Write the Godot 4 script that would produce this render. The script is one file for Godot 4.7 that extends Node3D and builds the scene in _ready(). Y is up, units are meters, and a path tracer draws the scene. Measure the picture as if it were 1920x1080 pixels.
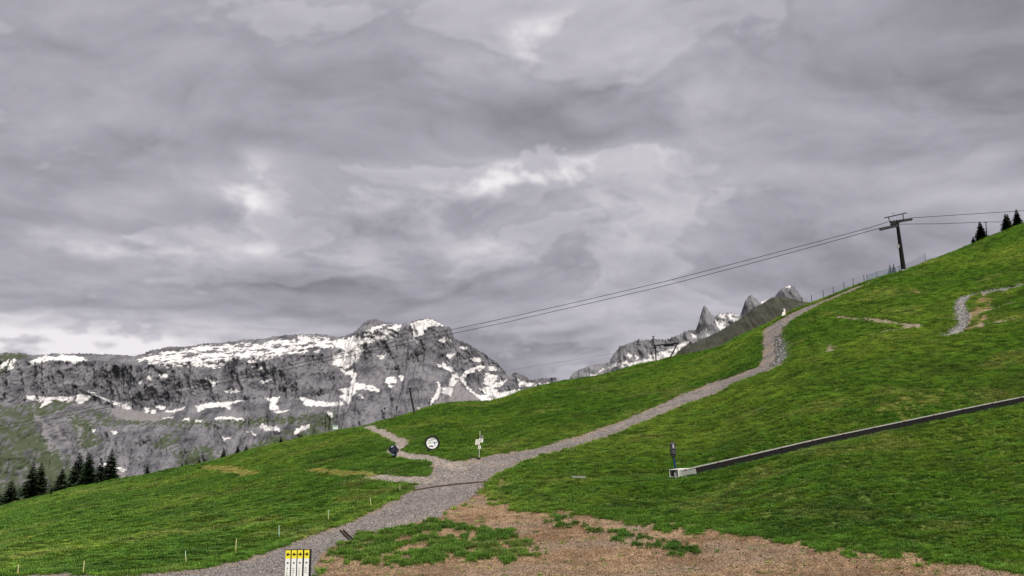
extends Node3D
# An alpine ski meadow in early summer: a gravel road over a green hillside, lift gear on the crest, rock mountains with old snow behind, a closed grey sky.
# World: y up, metres; the ground at the foot of the camera's mast is y = 0 and the camera looks along -Z. "d" below is the distance -z.

const EXPOSURE := 3.9
const EYE := 6.0
const ROAD_UPPER_L = [[79.0, 203.7], [69.3, 195.9], [63.6, 192.2], [58.0, 188.0], [53.5, 187.0], [50.6, 188.0], [47.4, 183.4], [43.2, 168.7], [39.8, 155.6], [36.1, 142.6], [34.4, 143.6], [29.9, 149.0], [22.0, 140.6], [16.3, 131.3], [13.1, 127.7], [7.7, 119.6], [2.5, 114.8], [-1.9, 116.2], [-3.9, 113.2]]
const ROAD_UPPER_R = [[78.8, 202.0], [67.8, 190.0], [63.3, 186.5], [58.9, 182.8], [52.4, 176.4], [48.4, 170.5], [45.7, 164.2], [41.5, 147.6], [38.5, 136.8], [36.4, 131.7], [34.6, 132.6], [31.1, 136.7], [24.6, 133.7], [19.1, 126.6], [14.1, 119.3], [9.9, 115.3], [5.9, 110.1], [2.9, 107.2], [1.0, 105.4], [-0.5, 102.5], [-1.8, 98.9], [-2.4, 95.2]]
const ROAD_LOWER = [[-3.9, 113.2], [-6.0, 111.5], [-7.7, 111.4], [-9.4, 110.2], [-8.3, 104.6], [-8.6, 101.5], [-9.9, 100.7], [-9.2, 96.3], [-9.7, 93.7], [-10.4, 89.6], [-12.0, 84.1], [-13.4, 79.5], [-15.2, 76.2], [-16.6, 71.6], [-17.9, 68.2], [-19.5, 66.4], [-21.6, 65.5], [-23.9, 64.5], [-33.4, 66.5], [-43.0, 68.0], [-31.6, 50.2], [-17.1, 49.9], [-10.3, 49.7], [-12.9, 68.3], [-12.2, 72.5], [-10.2, 74.8], [-8.1, 77.1], [-5.9, 80.4], [-4.1, 85.5], [-2.7, 91.1], [-2.4, 95.8], [-0.6, 104.7]]
const FOOTPATH = [[-28.6, 184.4], [-25.7, 176.8], [-20.9, 158.8], [-16.6, 143.5], [-15.1, 138.4], [-15.0, 133.0], [-15.4, 128.5], [-14.0, 124.4], [-11.9, 120.6], [-9.9, 115.7], [-7.1, 110.2], [-5.6, 105.8]]
const DIRT = [[-2.7, 91.1], [-1.4, 86.0], [0.0, 81.5], [2.5, 78.6], [4.9, 77.3], [6.8, 75.7], [8.1, 73.1], [10.9, 71.5], [13.6, 70.0], [15.7, 67.9], [17.6, 65.6], [20.0, 63.5], [21.4, 61.8], [23.6, 60.8], [25.9, 60.3], [27.4, 58.8], [28.5, 57.9], [29.6, 54.7], [26.4, 48.9], [-10.3, 49.7], [-12.9, 68.3], [-12.2, 72.5], [-8.1, 77.1], [-4.1, 85.5]]
const ISLAND = [[-12.2, 68.8], [-11.5, 73.1], [-10.3, 75.4], [-8.1, 76.9], [-5.3, 77.7], [-3.0, 75.1], [-0.4, 73.2], [0.4, 70.4], [2.4, 66.4], [0.0, 64.2], [-3.4, 64.8], [-6.0, 63.2], [-8.7, 63.6]]
const ISLAND_HOLES = [ [[-6.5, 73.1], [-4.3, 74.0], [-2.7, 72.9], [-3.7, 71.1]] , [[-8.1, 68.5], [-6.3, 70.8], [-5.8, 69.3], [-7.4, 67.0]] , [[-9.1, 66.5], [-7.8, 67.9], [-8.1, 64.7]] ]
const WEED_STRIP = [[3.0, 75.4], [3.9, 74.1], [5.4, 72.8], [7.1, 71.4], [8.6, 68.2], [10.4, 66.1], [11.9, 64.7]]
const BARE_PATCH = [ [[65.1, 138.6], [75.9, 157.7], [79.1, 159.5], [70.0, 142.0], [64.3, 132.9], [60.1, 130.6]],[[52.6, 129.9], [57.0, 130.1], [59.3, 130.4], [55.0, 128.8]],[[35.4, 99.2], [41.6, 101.2], [47.5, 102.4], [43.6, 98.9], [37.8, 95.9]],[[52.1, 103.6], [53.2, 103.2], [51.7, 101.5]],[[-1.5, 95.8], [0.5, 94.4], [0.0, 92.3], [-2.0, 93.0]],[[43.6, 135.8], [45.1, 137.5], [43.2, 131.1], [42.2, 130.6]],[[72.3, 176.8], [74.9, 177.8], [71.4, 170.2], [69.5, 170.3]] ]
const CHANNEL = [[84.5, 158.0], [81.5, 157.7], [78.4, 159.6], [75.4, 160.4], [72.2, 155.9], [67.0, 144.4], [64.1, 138.1], [60.6, 133.3], [58.1, 130.3]]
const TRAIL = [ [[54.5, 163.1], [54.5, 155.1], [56.0, 145.6], [57.7, 142.2], [58.2, 140.0], [55.5, 138.7], [51.2, 137.6]] , [[66.7, 142.5], [70.2, 143.3], [74.1, 143.7]] , [[64.4, 134.1], [68.5, 133.7]] ]
const RUTS = [ [[-59.4, 191.3], [-49.1, 170.4], [-41.6, 152.8], [-34.7, 137.2]] , [[-57.2, 185.4], [-48.7, 166.0], [-41.3, 149.0], [-35.6, 136.8]] , [[-25.0, 124.3], [-19.6, 114.8], [-15.6, 108.2], [-12.1, 103.2], [-9.8, 100.0]] ]
const RIPRAP = [[45.4, 165.1], [42.2, 151.9], [39.7, 142.7], [37.3, 136.3]]
const MASSIF_RIDGE = [-4500, 661, -3793, 753, -3340, 793, -3142, 783, -3001, 783, -2945, 773, -2765, 779, -2504, 779, -2339, 769, -2316, 763, -2226, 789, -2097, 819, -1934, 832, -1771, 855, -1608, 865, -1445, 885, -1297, 898, -1166, 898, -1064, 885, -992, 900, -950, 918, -909, 972, -883, 992, -853, 998, -830, 995, -800, 978, -724, 965, -678, 955, -651, 965, -628, 955, -622, 972, -560, 988, -510, 998, -464, 978, -414, 952, -381, 948, -371, 925, -357, 878, -308, 862, -242, 822, -166, 783, -130, 753, -84, 723, -48, 678, -29, 651, 16, 661, 71, 651, 110, 622, 179, 635, 270, 632, 283, 609, 389, 531, 774, 338]
const TOWERS_RIDGE = [72, 351, 195, 424, 258, 466, 268, 483, 283, 505, 330, 522, 372, 539, 399, 542, 448, 551, 458, 576, 496, 621, 551, 638, 578, 650, 640, 653, 684, 655, 699, 648, 716, 655, 743, 665, 771, 675, 798, 690, 848, 700, 859, 728, 874, 765, 886, 810, 893, 817, 904, 805, 919, 773, 936, 753, 950, 770, 1022, 775, 1060, 770, 1067, 788, 1076, 825, 1095, 853, 1112, 858, 1131, 846, 1153, 828, 1191, 846, 1226, 856, 1241, 881, 1276, 901, 1299, 907, 1318, 899, 1337, 874, 1360, 851, 1384, 833, 1403, 825, 1486, 795, 1677, 695]
const SPUR_RIDGE = [155, 155, 191, 162, 215, 170, 220, 177, 228, 183, 244, 189, 262, 197, 280, 206, 302, 219, 321, 233, 336, 242, 350, 250, 360, 251, 370, 250, 383, 246, 399, 243, 407, 242, 443, 237, 493, 230]
const MASSIF_LEDGE = [-3802, 50, -2360, 60, -2130, 140, -1180, 170, -983, 110, -622, 30, -360, 0, 458, 0]
const MASSIF_SNOW = [[-3086, 648, -3061, 671, -3015, 734, -3003, 696, -3050, 641], [-2993, 658, -2992, 742, -2962, 735, -2947, 682, -2974, 652], [-2885, 724, -2853, 765, -2797, 747, -2822, 708, -2877, 692], [-2762, 770, -2599, 753, -2551, 729, -2607, 705, -2653, 721], [-2089, 611, -2036, 592, -2050, 576, -2082, 590], [-2022, 615, -1967, 614, -1968, 595, -2006, 592], [-2143, 563, -2111, 591, -2115, 555], [-1735, 586, -1662, 562, -1691, 532], [-1432, 570, -1359, 580, -1351, 566, -1414, 556], [-1632, 509, -1593, 526, -1522, 508, -1601, 500], [-2846, 506, -2702, 494, -2567, 504, -2550, 480, -2579, 463, -2672, 484, -2681, 424, -2731, 463, -2799, 481], [-2544, 509, -2480, 509, -2456, 497, -2498, 454, -2530, 473], [-2480, 534, -2379, 487, -2236, 451, -2133, 457, -2149, 406, -2230, 428, -2375, 472], [-2086, 428, -2054, 422, -2034, 386, -2052, 389], [-2043, 410, -2000, 405, -1989, 384, -2019, 388], [-2030, 439, -1959, 429, -1968, 410, -2010, 421], [-1936, 400, -1806, 415, -1800, 400, -1911, 385], [-1759, 425, -1682, 443, -1574, 451, -1493, 452, -1553, 428, -1538, 397, -1619, 422, -1678, 405, -1723, 391], [-1375, 468, -1294, 478, -1293, 435, -1249, 385, -1305, 391, -1321, 436], [-1179, 471, -1090, 456, -1066, 418, -1129, 421], [-1087, 450, -943, 437, -924, 418, -1064, 419], [-1331, 312, -1263, 297, -1205, 285, -1204, 267, -1289, 274, -1329, 291], [-1146, 270, -1082, 312, -1080, 288, -1129, 257], [-1398, 278, -1334, 255, -1347, 246], [-1519, 241, -1465, 233, -1488, 218], [-2132, 109, -2077, 101, -2069, 67, -2114, 88], [-2043, 98, -1945, 69, -1959, 59, -2034, 84], [-1597, 352, -1445, 349, -1433, 336, -1581, 338], [-1707, 334, -1648, 331, -1653, 318], [-1783, 340, -1750, 353, -1740, 333], [-994, 385, -953, 364, -961, 343], [-1272, 380, -1192, 389, -1246, 368], [-2316, 290, -2266, 291, -2268, 272], [-2161, 280, -2111, 270, -2116, 257], [-1912, 360, -1844, 359, -1835, 349, -1904, 350], [-1093, 844, -1023, 857, -873, 827, -877, 766, -900, 705, -970, 655, -1043, 681, -1041, 741, -970, 767, -1034, 787], [-1008, 657, -953, 639, -925, 649, -892, 616, -872, 544, -845, 513, -891, 473, -996, 531, -894, 524, -917, 600, -989, 638], [-881, 549, -818, 542, -766, 537, -739, 513, -750, 500, -828, 510, -870, 509], [-1172, 467, -1125, 459, -1065, 426, -1125, 415], [-1079, 447, -925, 439, -909, 418, -1037, 415], [-958, 477, -852, 506, -856, 482, -879, 420, -905, 442], [-727, 593, -699, 609, -663, 601, -650, 570, -695, 555, -719, 563], [-666, 620, -617, 608, -630, 576], [-706, 555, -668, 544, -687, 524], [-799, 745, -749, 749, -752, 722, -784, 720], [-629, 958, -518, 991, -459, 978, -409, 958, -493, 935, -532, 904, -540, 875, -597, 858, -606, 916], [-590, 853, -554, 840, -567, 819], [-448, 853, -413, 879, -395, 867, -423, 839], [-399, 881, -371, 854, -387, 851], [-332, 827, -263, 810, -295, 793], [-400, 765, -344, 777, -379, 740], [-453, 709, -424, 696, -435, 677], [-419, 716, -378, 693, -349, 662, -376, 656, -424, 690], [-253, 748, -186, 758, -190, 733, -233, 726], [-186, 711, -154, 700, -199, 666, -267, 648, -291, 614, -250, 552, -200, 511, -143, 473, -174, 472, -233, 520, -287, 578, -313, 624, -277, 668], [-355, 644, -319, 638, -318, 609, -347, 555, -347, 482, -360, 492, -408, 505, -414, 478, -454, 411, -444, 458, -417, 531, -424, 574, -396, 533, -369, 537], [-165, 657, -82, 650, -112, 595, -23, 622, -71, 576, -120, 564, -169, 594], [-198, 561, -121, 574, -70, 535, -14, 547, 64, 562, 5, 514, -100, 471, -165, 468, -205, 517, -159, 522], [31, 631, 66, 608, 166, 599, 253, 601, 243, 581, 145, 570, 85, 586, 46, 570], [-1142, 283, -1083, 312, -1082, 295, -1122, 263], [-1011, 387, -973, 374, -982, 359], [-147, 704, -94, 703, -97, 671, -142, 680], [-842, 483, -801, 460, -806, 452]]
const MASSIF_STREAKS = [[-2246, 721, -2170, 761, -1845, 827, -1596, 830, -1325, 854, -1206, 856, -1147, 751, -1261, 735, -1413, 709, -1622, 701, -1698, 653, -1795, 665, -2039, 662], [-1515, 694, -1349, 702, -1438, 671, -1401, 628, -1442, 626, -1479, 661], [-1214, 872, -1042, 868, -1010, 795, -1088, 799, -1127, 752], [-1310, 890, -1136, 868, -1029, 873, -920, 859, -874, 841, -845, 900, -789, 945, -667, 955, -707, 863, -773, 839, -846, 814, -880, 812, -951, 812, -1079, 825, -1236, 853, -1274, 820], [-1274, 820, -1215, 846, -1134, 746, -1215, 757], [-2752, 767, -2852, 761, -2875, 700, -2752, 722, -2620, 709]]
const MASSIF_GREEN = [[-3746, 312, -2976, 447, -2648, 341, -2424, 159, -2176, 46, -1978, -7, -2547, -124, -3245, -234], [-3137, 778, -2992, 779, -2934, 763, -2986, 644, -3044, 628], [-2654, 480, -2524, 464, -2678, 341, -2942, 411], [-2450, 429, -2112, 329, -2177, 305, -2374, 359], [-2157, 353, -1822, 340, -1540, 327, -1143, 356, -922, 387, -949, 353, -1184, 310, -1588, 298, -2085, 318], [-1892, 217, -1728, 281, -1733, 193, -1827, 177], [-1729, 154, -1545, 192, -1489, 125, -1552, 71, -1676, 98], [-1720, 71, -1438, 139, -1128, 296, -980, 359, -894, 280, -1156, 208, -1432, 125], [-2537, 410, -2300, 309, -2166, 185, -2325, 189]]
const MASSIF_SCREE = [[-2794, 464, -2690, 399, -2609, 341, -2515, 258, -2455, 167, -2472, 171, -2523, 248, -2609, 325, -2710, 399], [-2540, 353, -2472, 269, -2370, 179, -2309, 130, -2320, 130, -2384, 179, -2479, 258, -2531, 331], [-2428, 342, -2353, 238, -2221, 138, -2240, 139, -2360, 229, -2416, 310], [-325, 604, -277, 552, -182, 478, -433, 420, -407, 482, -362, 495, -352, 544], [-2392, 435, -2188, 418, -2039, 384, -1848, 387, -1911, 332, -2138, 347], [-2031, 81, -1912, 36, -1983, 27]]
const TOWERS_SNOW = [[928, 746, 969, 721, 981, 703, 948, 689, 941, 722], [860, 687, 881, 688, 876, 663, 862, 671], [826, 680, 893, 661, 876, 646, 826, 661], [516, 575, 537, 586, 530, 567], [518, 536, 620, 558, 651, 581, 726, 605, 780, 635, 820, 643, 777, 610, 755, 579, 725, 534, 654, 538, 530, 516], [441, 522, 478, 545, 475, 526, 449, 511], [481, 534, 519, 547, 533, 528, 493, 514], [386, 493, 418, 520, 415, 508], [538, 587, 554, 575, 533, 556], [557, 586, 579, 566, 564, 552], [617, 576, 651, 584, 631, 562], [1152, 832, 1195, 846, 1168, 819], [353, 485, 399, 484, 360, 473], [1263, 899, 1293, 904, 1287, 890]]
const TOWERS_STREAKS = [[943, 767, 1022, 774, 1060, 767, 1041, 741, 980, 720, 949, 741]]
const CLOUD_BANKS = [[-26.2, 7.1, 4.0, 0.8, 0.30], [-21.5, 7.5, 5.6, 0.7, 0.26], [-27.3, 8.3, 3.7, 0.8, 0.15], [-16.2, 8.7, 4.7, 0.8, 0.08], [-21.9, 9.0, 3.7, 0.4, 0.06], [-15.3, 17.1, 1.2, 1.9, 0.28], [-8.4, 17.4, 5.3, 0.8, 0.26], [-1.9, 18.1, 3.4, 0.8, 0.36], [3.6, 18.2, 3.7, 0.8, 0.38], [7.8, 18.7, 2.2, 0.6, 0.28], [-5.2, 17.0, 7.8, 1.9, 0.07], [4.5, 16.4, 6.8, 1.9, 0.06], [-1.9, 14.9, 7.8, 1.9, 0.06], [-20.2, 13.5, 6.2, 0.4, 0.14], [-10.1, 13.5, 9.3, 1.2, 0.05], [-22.0, 18.2, 3.7, 1.9, 0.05], [2.7, 26.2, 2.5, 1.1, 0.28], [5.7, 25.4, 2.2, 1.2, 0.12], [7.9, 24.1, 1.2, 1.2, 0.10], [-18.2, 25.8, 2.5, 0.8, 0.05], [-3.0, 24.3, 1.9, 1.2, 0.06], [11.2, 24.2, 5.0, 2.5, 0.06], [-0.3, 9.6, 3.7, 0.6, 0.06], [8.6, 13.2, 3.7, 0.9, 0.04], [20.8, 14.0, 6.2, 0.8, 0.03], [-19.5, 15.1, 5.3, 1.1, -0.09], [-21.8, 15.9, 3.7, 1.2, -0.03], [-10.2, 24.6, 8.1, 2.2, -0.06], [-6.5, 20.5, 7.5, 1.9, -0.10], [5.6, 21.6, 8.1, 1.9, -0.04], [9.6, 26.6, 2.8, 1.1, -0.10], [2.6, 20.1, 6.2, 1.1, -0.09], [9.4, 19.6, 1.9, 0.9, -0.08], [0.6, 7.8, 5.0, 1.2, -0.09], [-8.2, 10.5, 5.6, 0.8, -0.05], [22.9, 18.7, 9.3, 3.7, -0.04], [16.6, 10.1, 8.1, 1.9, -0.03], [-25.9, 21.0, 6.2, 3.7, -0.03], [-20.1, 11.1, 5.0, 0.7, -0.05], [-22.6, 8.3, 2.5, 0.4, -0.10], [-26.4, 9.5, 2.8, 0.5, -0.06], [9.1, 10.4, 6.2, 1.2, -0.05], [-14.8, 10.2, 4.3, 0.6, -0.04]]
# The hill's crest as seen in plan: across (x / d), rise (height over the camera / d), distance d.
const CREST = [[-0.5906, -0.0440, 250], [-0.5082, -0.0244, 240], [-0.4825, -0.0172, 238], [-0.4566, -0.0104, 237], [-0.4279, -0.0037, 236], [-0.3991, 0.0016, 234], [-0.3675, 0.0063, 230], [-0.3360, 0.0131, 226], [-0.3044, 0.0194, 222], [-0.2834, 0.0257, 220], [-0.2464, 0.0352, 211], [-0.2146, 0.0421, 204], [-0.1720, 0.0511, 195], [-0.1452, 0.0559, 190], [-0.1185, 0.0629, 197], [-0.0992, 0.0688, 204], [-0.0794, 0.0757, 207], [-0.0519, 0.0800, 212], [-0.0308, 0.0806, 215], [-0.0173, 0.0811, 215], [-0.0032, 0.0854, 215], [0.0146, 0.0919, 215], [0.0331, 0.0968, 215], [0.0586, 0.1017, 215], [0.0962, 0.1071, 219], [0.1219, 0.1153, 221], [0.1482, 0.1213, 224], [0.1690, 0.1262, 221], [0.1954, 0.1306, 215], [0.2153, 0.1367, 210], [0.2354, 0.1472, 206], [0.2461, 0.1521, 203], [0.2634, 0.1588, 200], [0.2758, 0.1660, 197], [0.2883, 0.1721, 195], [0.3040, 0.1788, 197], [0.3306, 0.1889, 201], [0.3658, 0.2030, 207], [0.3907, 0.2115, 213], [0.4099, 0.2160, 217], [0.4323, 0.2251, 226], [0.4546, 0.2325, 235], [0.4783, 0.2423, 244], [0.4998, 0.2515, 251], [0.5283, 0.2624, 254], [0.5609, 0.2751, 258], [0.6666, 0.3131, 270]]
const DECK = [[14.12, 6.87, 87.73], [15.58, 7.20, 87.95], [21.43, 8.47, 88.83], [27.28, 9.78, 89.71], [33.23, 10.97, 90.60], [39.37, 12.20, 91.52], [43.54, 13.03, 92.15], [48.22, 13.93, 92.85], [52.70, 14.75, 93.52], [58.41, 15.75, 94.38]]

# ---------------------------------------------------------------- state
const NU := 1000
const NR := 330
const UMAX := 0.85
const D0 := 25.0
const D1 := 340.0
var crest_e := PackedFloat32Array()
var crest_z := PackedFloat32Array()
var crest_s := PackedFloat32Array()
var row_q := 0.0
var gh := PackedFloat32Array()      # ground height at each vertex
var gc := PackedByteArray()         # ground kind at each vertex: 0 meadow, 1 road, 2 dirt, 3 footpath, 4 stone channel, 5 trail
var pale := PackedFloat32Array()    # dry or thin grass
var verge := PackedFloat32Array()   # nearness of a road edge, 0..1
var weedy := PackedFloat32Array()   # rank weeds
var n_wide := noise(11, 0.018, 3)
var n_mid := noise(12, 0.07, 3)
var n_fine := noise(13, 0.45, 3)
var n_edge := noise(14, 0.55, 3)
var n_edge2 := noise(15, 0.55, 3)
var rng := RandomNumberGenerator.new()
var names := {}
var M := {}


func noise(s: int, f: float, oct: int, ridged := false) -> FastNoiseLite:
	var n := FastNoiseLite.new()
	n.seed = s
	n.frequency = f
	n.noise_type = FastNoiseLite.TYPE_SIMPLEX_SMOOTH
	n.fractal_type = FastNoiseLite.FRACTAL_RIDGED if ridged else FastNoiseLite.FRACTAL_FBM
	n.fractal_octaves = oct
	return n


func lin(r: float, g: float, b: float) -> Color:
	return Color(r, g, b).linear_to_srgb()


# ---------------------------------------------------------------- shapes
func st() -> SurfaceTool:
	var s := SurfaceTool.new()
	s.begin(Mesh.PRIMITIVE_TRIANGLES)
	return s


func quad(s: SurfaceTool, a: Vector3, b: Vector3, c: Vector3, d: Vector3) -> void:   # a b c d run clockwise seen from the front
	var n := (c - a).cross(b - a).normalized()
	for p in [a, b, c, a, c, d]:
		s.set_normal(n)
		s.add_vertex(p)


func box(s: SurfaceTool, c: Vector3, size: Vector3, b := Basis()) -> void:
	var h := size / 2.0
	var k := minf(0.012, minf(h.x, minf(h.y, h.z)) * 0.3)     # chamfer
	for ax in 3:
		for sg in [-1.0, 1.0]:
			var n := Vector3.ZERO
			n[ax] = sg
			var a1 := (ax + 1) % 3
			var a2 := (ax + 2) % 3
			var cs := []
			for q in [[-1, -1], [1, -1], [1, 1], [-1, 1]]:
				var v := Vector3.ZERO
				v[ax] = sg * h[ax]
				v[a1] = q[0] * (h[a1] - k)
				v[a2] = q[1] * (h[a2] - k)
				cs.append(c + b * v)
			if sg > 0:
				quad(s, cs[3], cs[2], cs[1], cs[0])
			else:
				quad(s, cs[0], cs[1], cs[2], cs[3])
	for ax in 3:            # chamfered edges
		var a1 := (ax + 1) % 3
		var a2 := (ax + 2) % 3
		for s1 in [-1.0, 1.0]:
			for s2 in [-1.0, 1.0]:
				var p := []
				for e in [-1.0, 1.0]:
					var v := Vector3.ZERO
					v[ax] = e * (h[ax] - k)
					var va := v
					va[a1] = s1 * h[a1]
					va[a2] = s2 * (h[a2] - k)
					var vb := v
					vb[a1] = s1 * (h[a1] - k)
					vb[a2] = s2 * h[a2]
					p.append(c + b * va)
					p.append(c + b * vb)
				if s1 * s2 > 0:
					quad(s, p[0], p[2], p[3], p[1])
				else:
					quad(s, p[0], p[1], p[3], p[2])


func frame_of(t: Vector3) -> Basis:
	var up := Vector3.UP if absf(t.normalized().y) < 0.95 else Vector3.RIGHT
	var x := up.cross(t).normalized()
	return Basis(x, t.normalized().cross(x).normalized(), t.normalized())


func tube(s: SurfaceTool, a: Vector3, b: Vector3, ra: float, rb: float, n := 8) -> void:
	var f := frame_of(b - a)
	for i in n:
		var q0 := TAU * i / n
		var q1 := TAU * (i + 1) / n
		var e0 := f.x * cos(q0) + f.y * sin(q0)
		var e1 := f.x * cos(q1) + f.y * sin(q1)
		var ps := [a + e0 * ra, a + e1 * ra, b + e1 * rb, b + e0 * rb]
		var ns := [e0, e1, e1, e0]
		for k in [0, 3, 2, 0, 2, 1]:
			s.set_normal(ns[k])
			s.add_vertex(ps[k])
		for k in 3:
			s.set_normal(-f.z)
			s.add_vertex([a, a + e0 * ra, a + e1 * ra][k])
		for k in 3:
			s.set_normal(f.z)
			s.add_vertex([b, b + e1 * rb, b + e0 * rb][k])


func sweep(s: SurfaceTool, pts: Array, r: float, n := 6) -> void:
	var rings := []
	for i in pts.size():
		var t: Vector3 = pts[mini(i + 1, pts.size() - 1)] - pts[maxi(i - 1, 0)]
		var f := frame_of(t)
		var ring := []
		for k in n:
			ring.append(f.x * cos(TAU * k / n) + f.y * sin(TAU * k / n))
		rings.append(ring)
	for i in pts.size() - 1:
		for k in n:
			var k1 := (k + 1) % n
			var ps := [pts[i] + rings[i][k] * r, pts[i] + rings[i][k1] * r, pts[i + 1] + rings[i + 1][k1] * r, pts[i + 1] + rings[i + 1][k] * r]
			var ns := [rings[i][k], rings[i][k1], rings[i + 1][k1], rings[i + 1][k]]
			for q in [0, 3, 2, 0, 2, 1]:
				s.set_normal(ns[q])
				s.add_vertex(ps[q])


func slab(s: SurfaceTool, outline: PackedVector2Array, o: Vector3, b: Basis, thick: float) -> void:   # an outline in b.x, b.y pulled out along b.z
	var tri := Geometry2D.triangulate_polygon(outline)
	var cw := Geometry2D.is_polygon_clockwise(outline)
	for k in range(0, tri.size(), 3):
		var p := []
		for q in 3:
			var v := outline[tri[k + q]]
			p.append(o + b.x * v.x + b.y * v.y)
		var n: Vector3 = (p[2] - p[0]).cross(p[1] - p[0])
		if n.dot(b.z) < 0:
			p = [p[0], p[2], p[1]]
		for q in 3:
			s.set_normal(b.z)
			s.add_vertex(p[q] + b.z * thick)
		for q in [0, 2, 1]:
			s.set_normal(-b.z)
			s.add_vertex(p[q])
	for i in outline.size():
		var v0 := outline[i]
		var v1 := outline[(i + 1) % outline.size()]
		var a := o + b.x * v0.x + b.y * v0.y
		var c := o + b.x * v1.x + b.y * v1.y
		if cw:
			quad(s, a, c, c + b.z * thick, a + b.z * thick)
		else:
			quad(s, c, a, a + b.z * thick, c + b.z * thick)


func circle2(r: float, n := 28, c := Vector2.ZERO) -> PackedVector2Array:
	var o := PackedVector2Array()
	for i in n:
		o.append(c + Vector2(cos(TAU * i / n), sin(TAU * i / n)) * r)
	return o


# ---------------------------------------------------------------- objects
func numbered(called: String) -> String:
	names[called] = names.get(called, 0) + 1
	return called if names[called] == 1 else "%s_%03d" % [called, names[called] - 1]


func tag(o: Node3D, label: String, category: String, group := "", kind := "") -> Node3D:
	if label:
		o.set_meta("label", label)
	if category:
		o.set_meta("category", category)
	if group:
		o.set_meta("group", group)
	if kind:
		o.set_meta("kind", kind)
	return o


func thing(called: String, label: String, category: String, at := Vector3.ZERO, group := "") -> Node3D:
	var o := Node3D.new()
	o.name = numbered(called)
	add_child(o)
	o.position = at
	tag(o, label, category, group)
	return o


func part(called: String, s: Variant, m: Material, parent: Node3D) -> MeshInstance3D:
	var o := MeshInstance3D.new()
	o.mesh = s.commit() if s is SurfaceTool else s
	o.name = called if parent != self else numbered(called)
	o.material_override = m
	parent.add_child(o, true)
	return o


func plain(c: Color, rough := 0.7, metal := 0.0, grain := 0.0) -> StandardMaterial3D:
	var m := StandardMaterial3D.new()
	m.albedo_color = c
	m.roughness = rough
	m.metallic = metal
	m.metallic_specular = 0.3
	if grain > 0.0:
		m.albedo_texture = M.worn
		m.uv1_triplanar = true
		m.uv1_world_triplanar = true
		m.uv1_scale = Vector3.ONE * grain
	return m


func grain_texture(s: int, f: float, lo: float, hi: float, cells := false, oct := 4) -> NoiseTexture2D:
	var n := noise(s, f, oct)
	if cells:
		n.noise_type = FastNoiseLite.TYPE_CELLULAR
		n.cellular_return_type = FastNoiseLite.RETURN_CELL_VALUE
	var g := Gradient.new()
	g.set_color(0, Color(lo, lo, lo))
	g.set_color(1, Color(hi, hi, hi))
	var t := NoiseTexture2D.new()
	t.width = 512
	t.height = 512
	t.seamless = true
	t.noise = n
	t.color_ramp = g
	return t


func vertex_material(rough: float, tex: Texture2D, scale: float, relief: Texture2D = null, depth := 0.0) -> StandardMaterial3D:
	var m := StandardMaterial3D.new()
	m.vertex_color_use_as_albedo = true
	m.roughness = rough
	m.metallic_specular = 0.3
	if tex:
		m.albedo_texture = tex
		m.uv1_triplanar = true
		m.uv1_world_triplanar = true
		m.uv1_scale = Vector3.ONE * scale
	if relief:
		m.heightmap_enabled = true
		m.heightmap_texture = relief
		m.heightmap_scale = depth
	return m


# ---------------------------------------------------------------- sky
var sk_a := noise(41, 0.9, 5)
var sk_b := noise(42, 0.9, 5)
var sk_c := noise(43, 0.28, 4)
var sk_d := billow(44, 2.6)
var sk_e := billow(45, 1.1)
var sk_f := noise(46, 2.3, 6, true)


func billow(s: int, f: float) -> FastNoiseLite:
	var n := noise(s, f, 7)
	n.fractal_gain = 0.58
	return n


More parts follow.
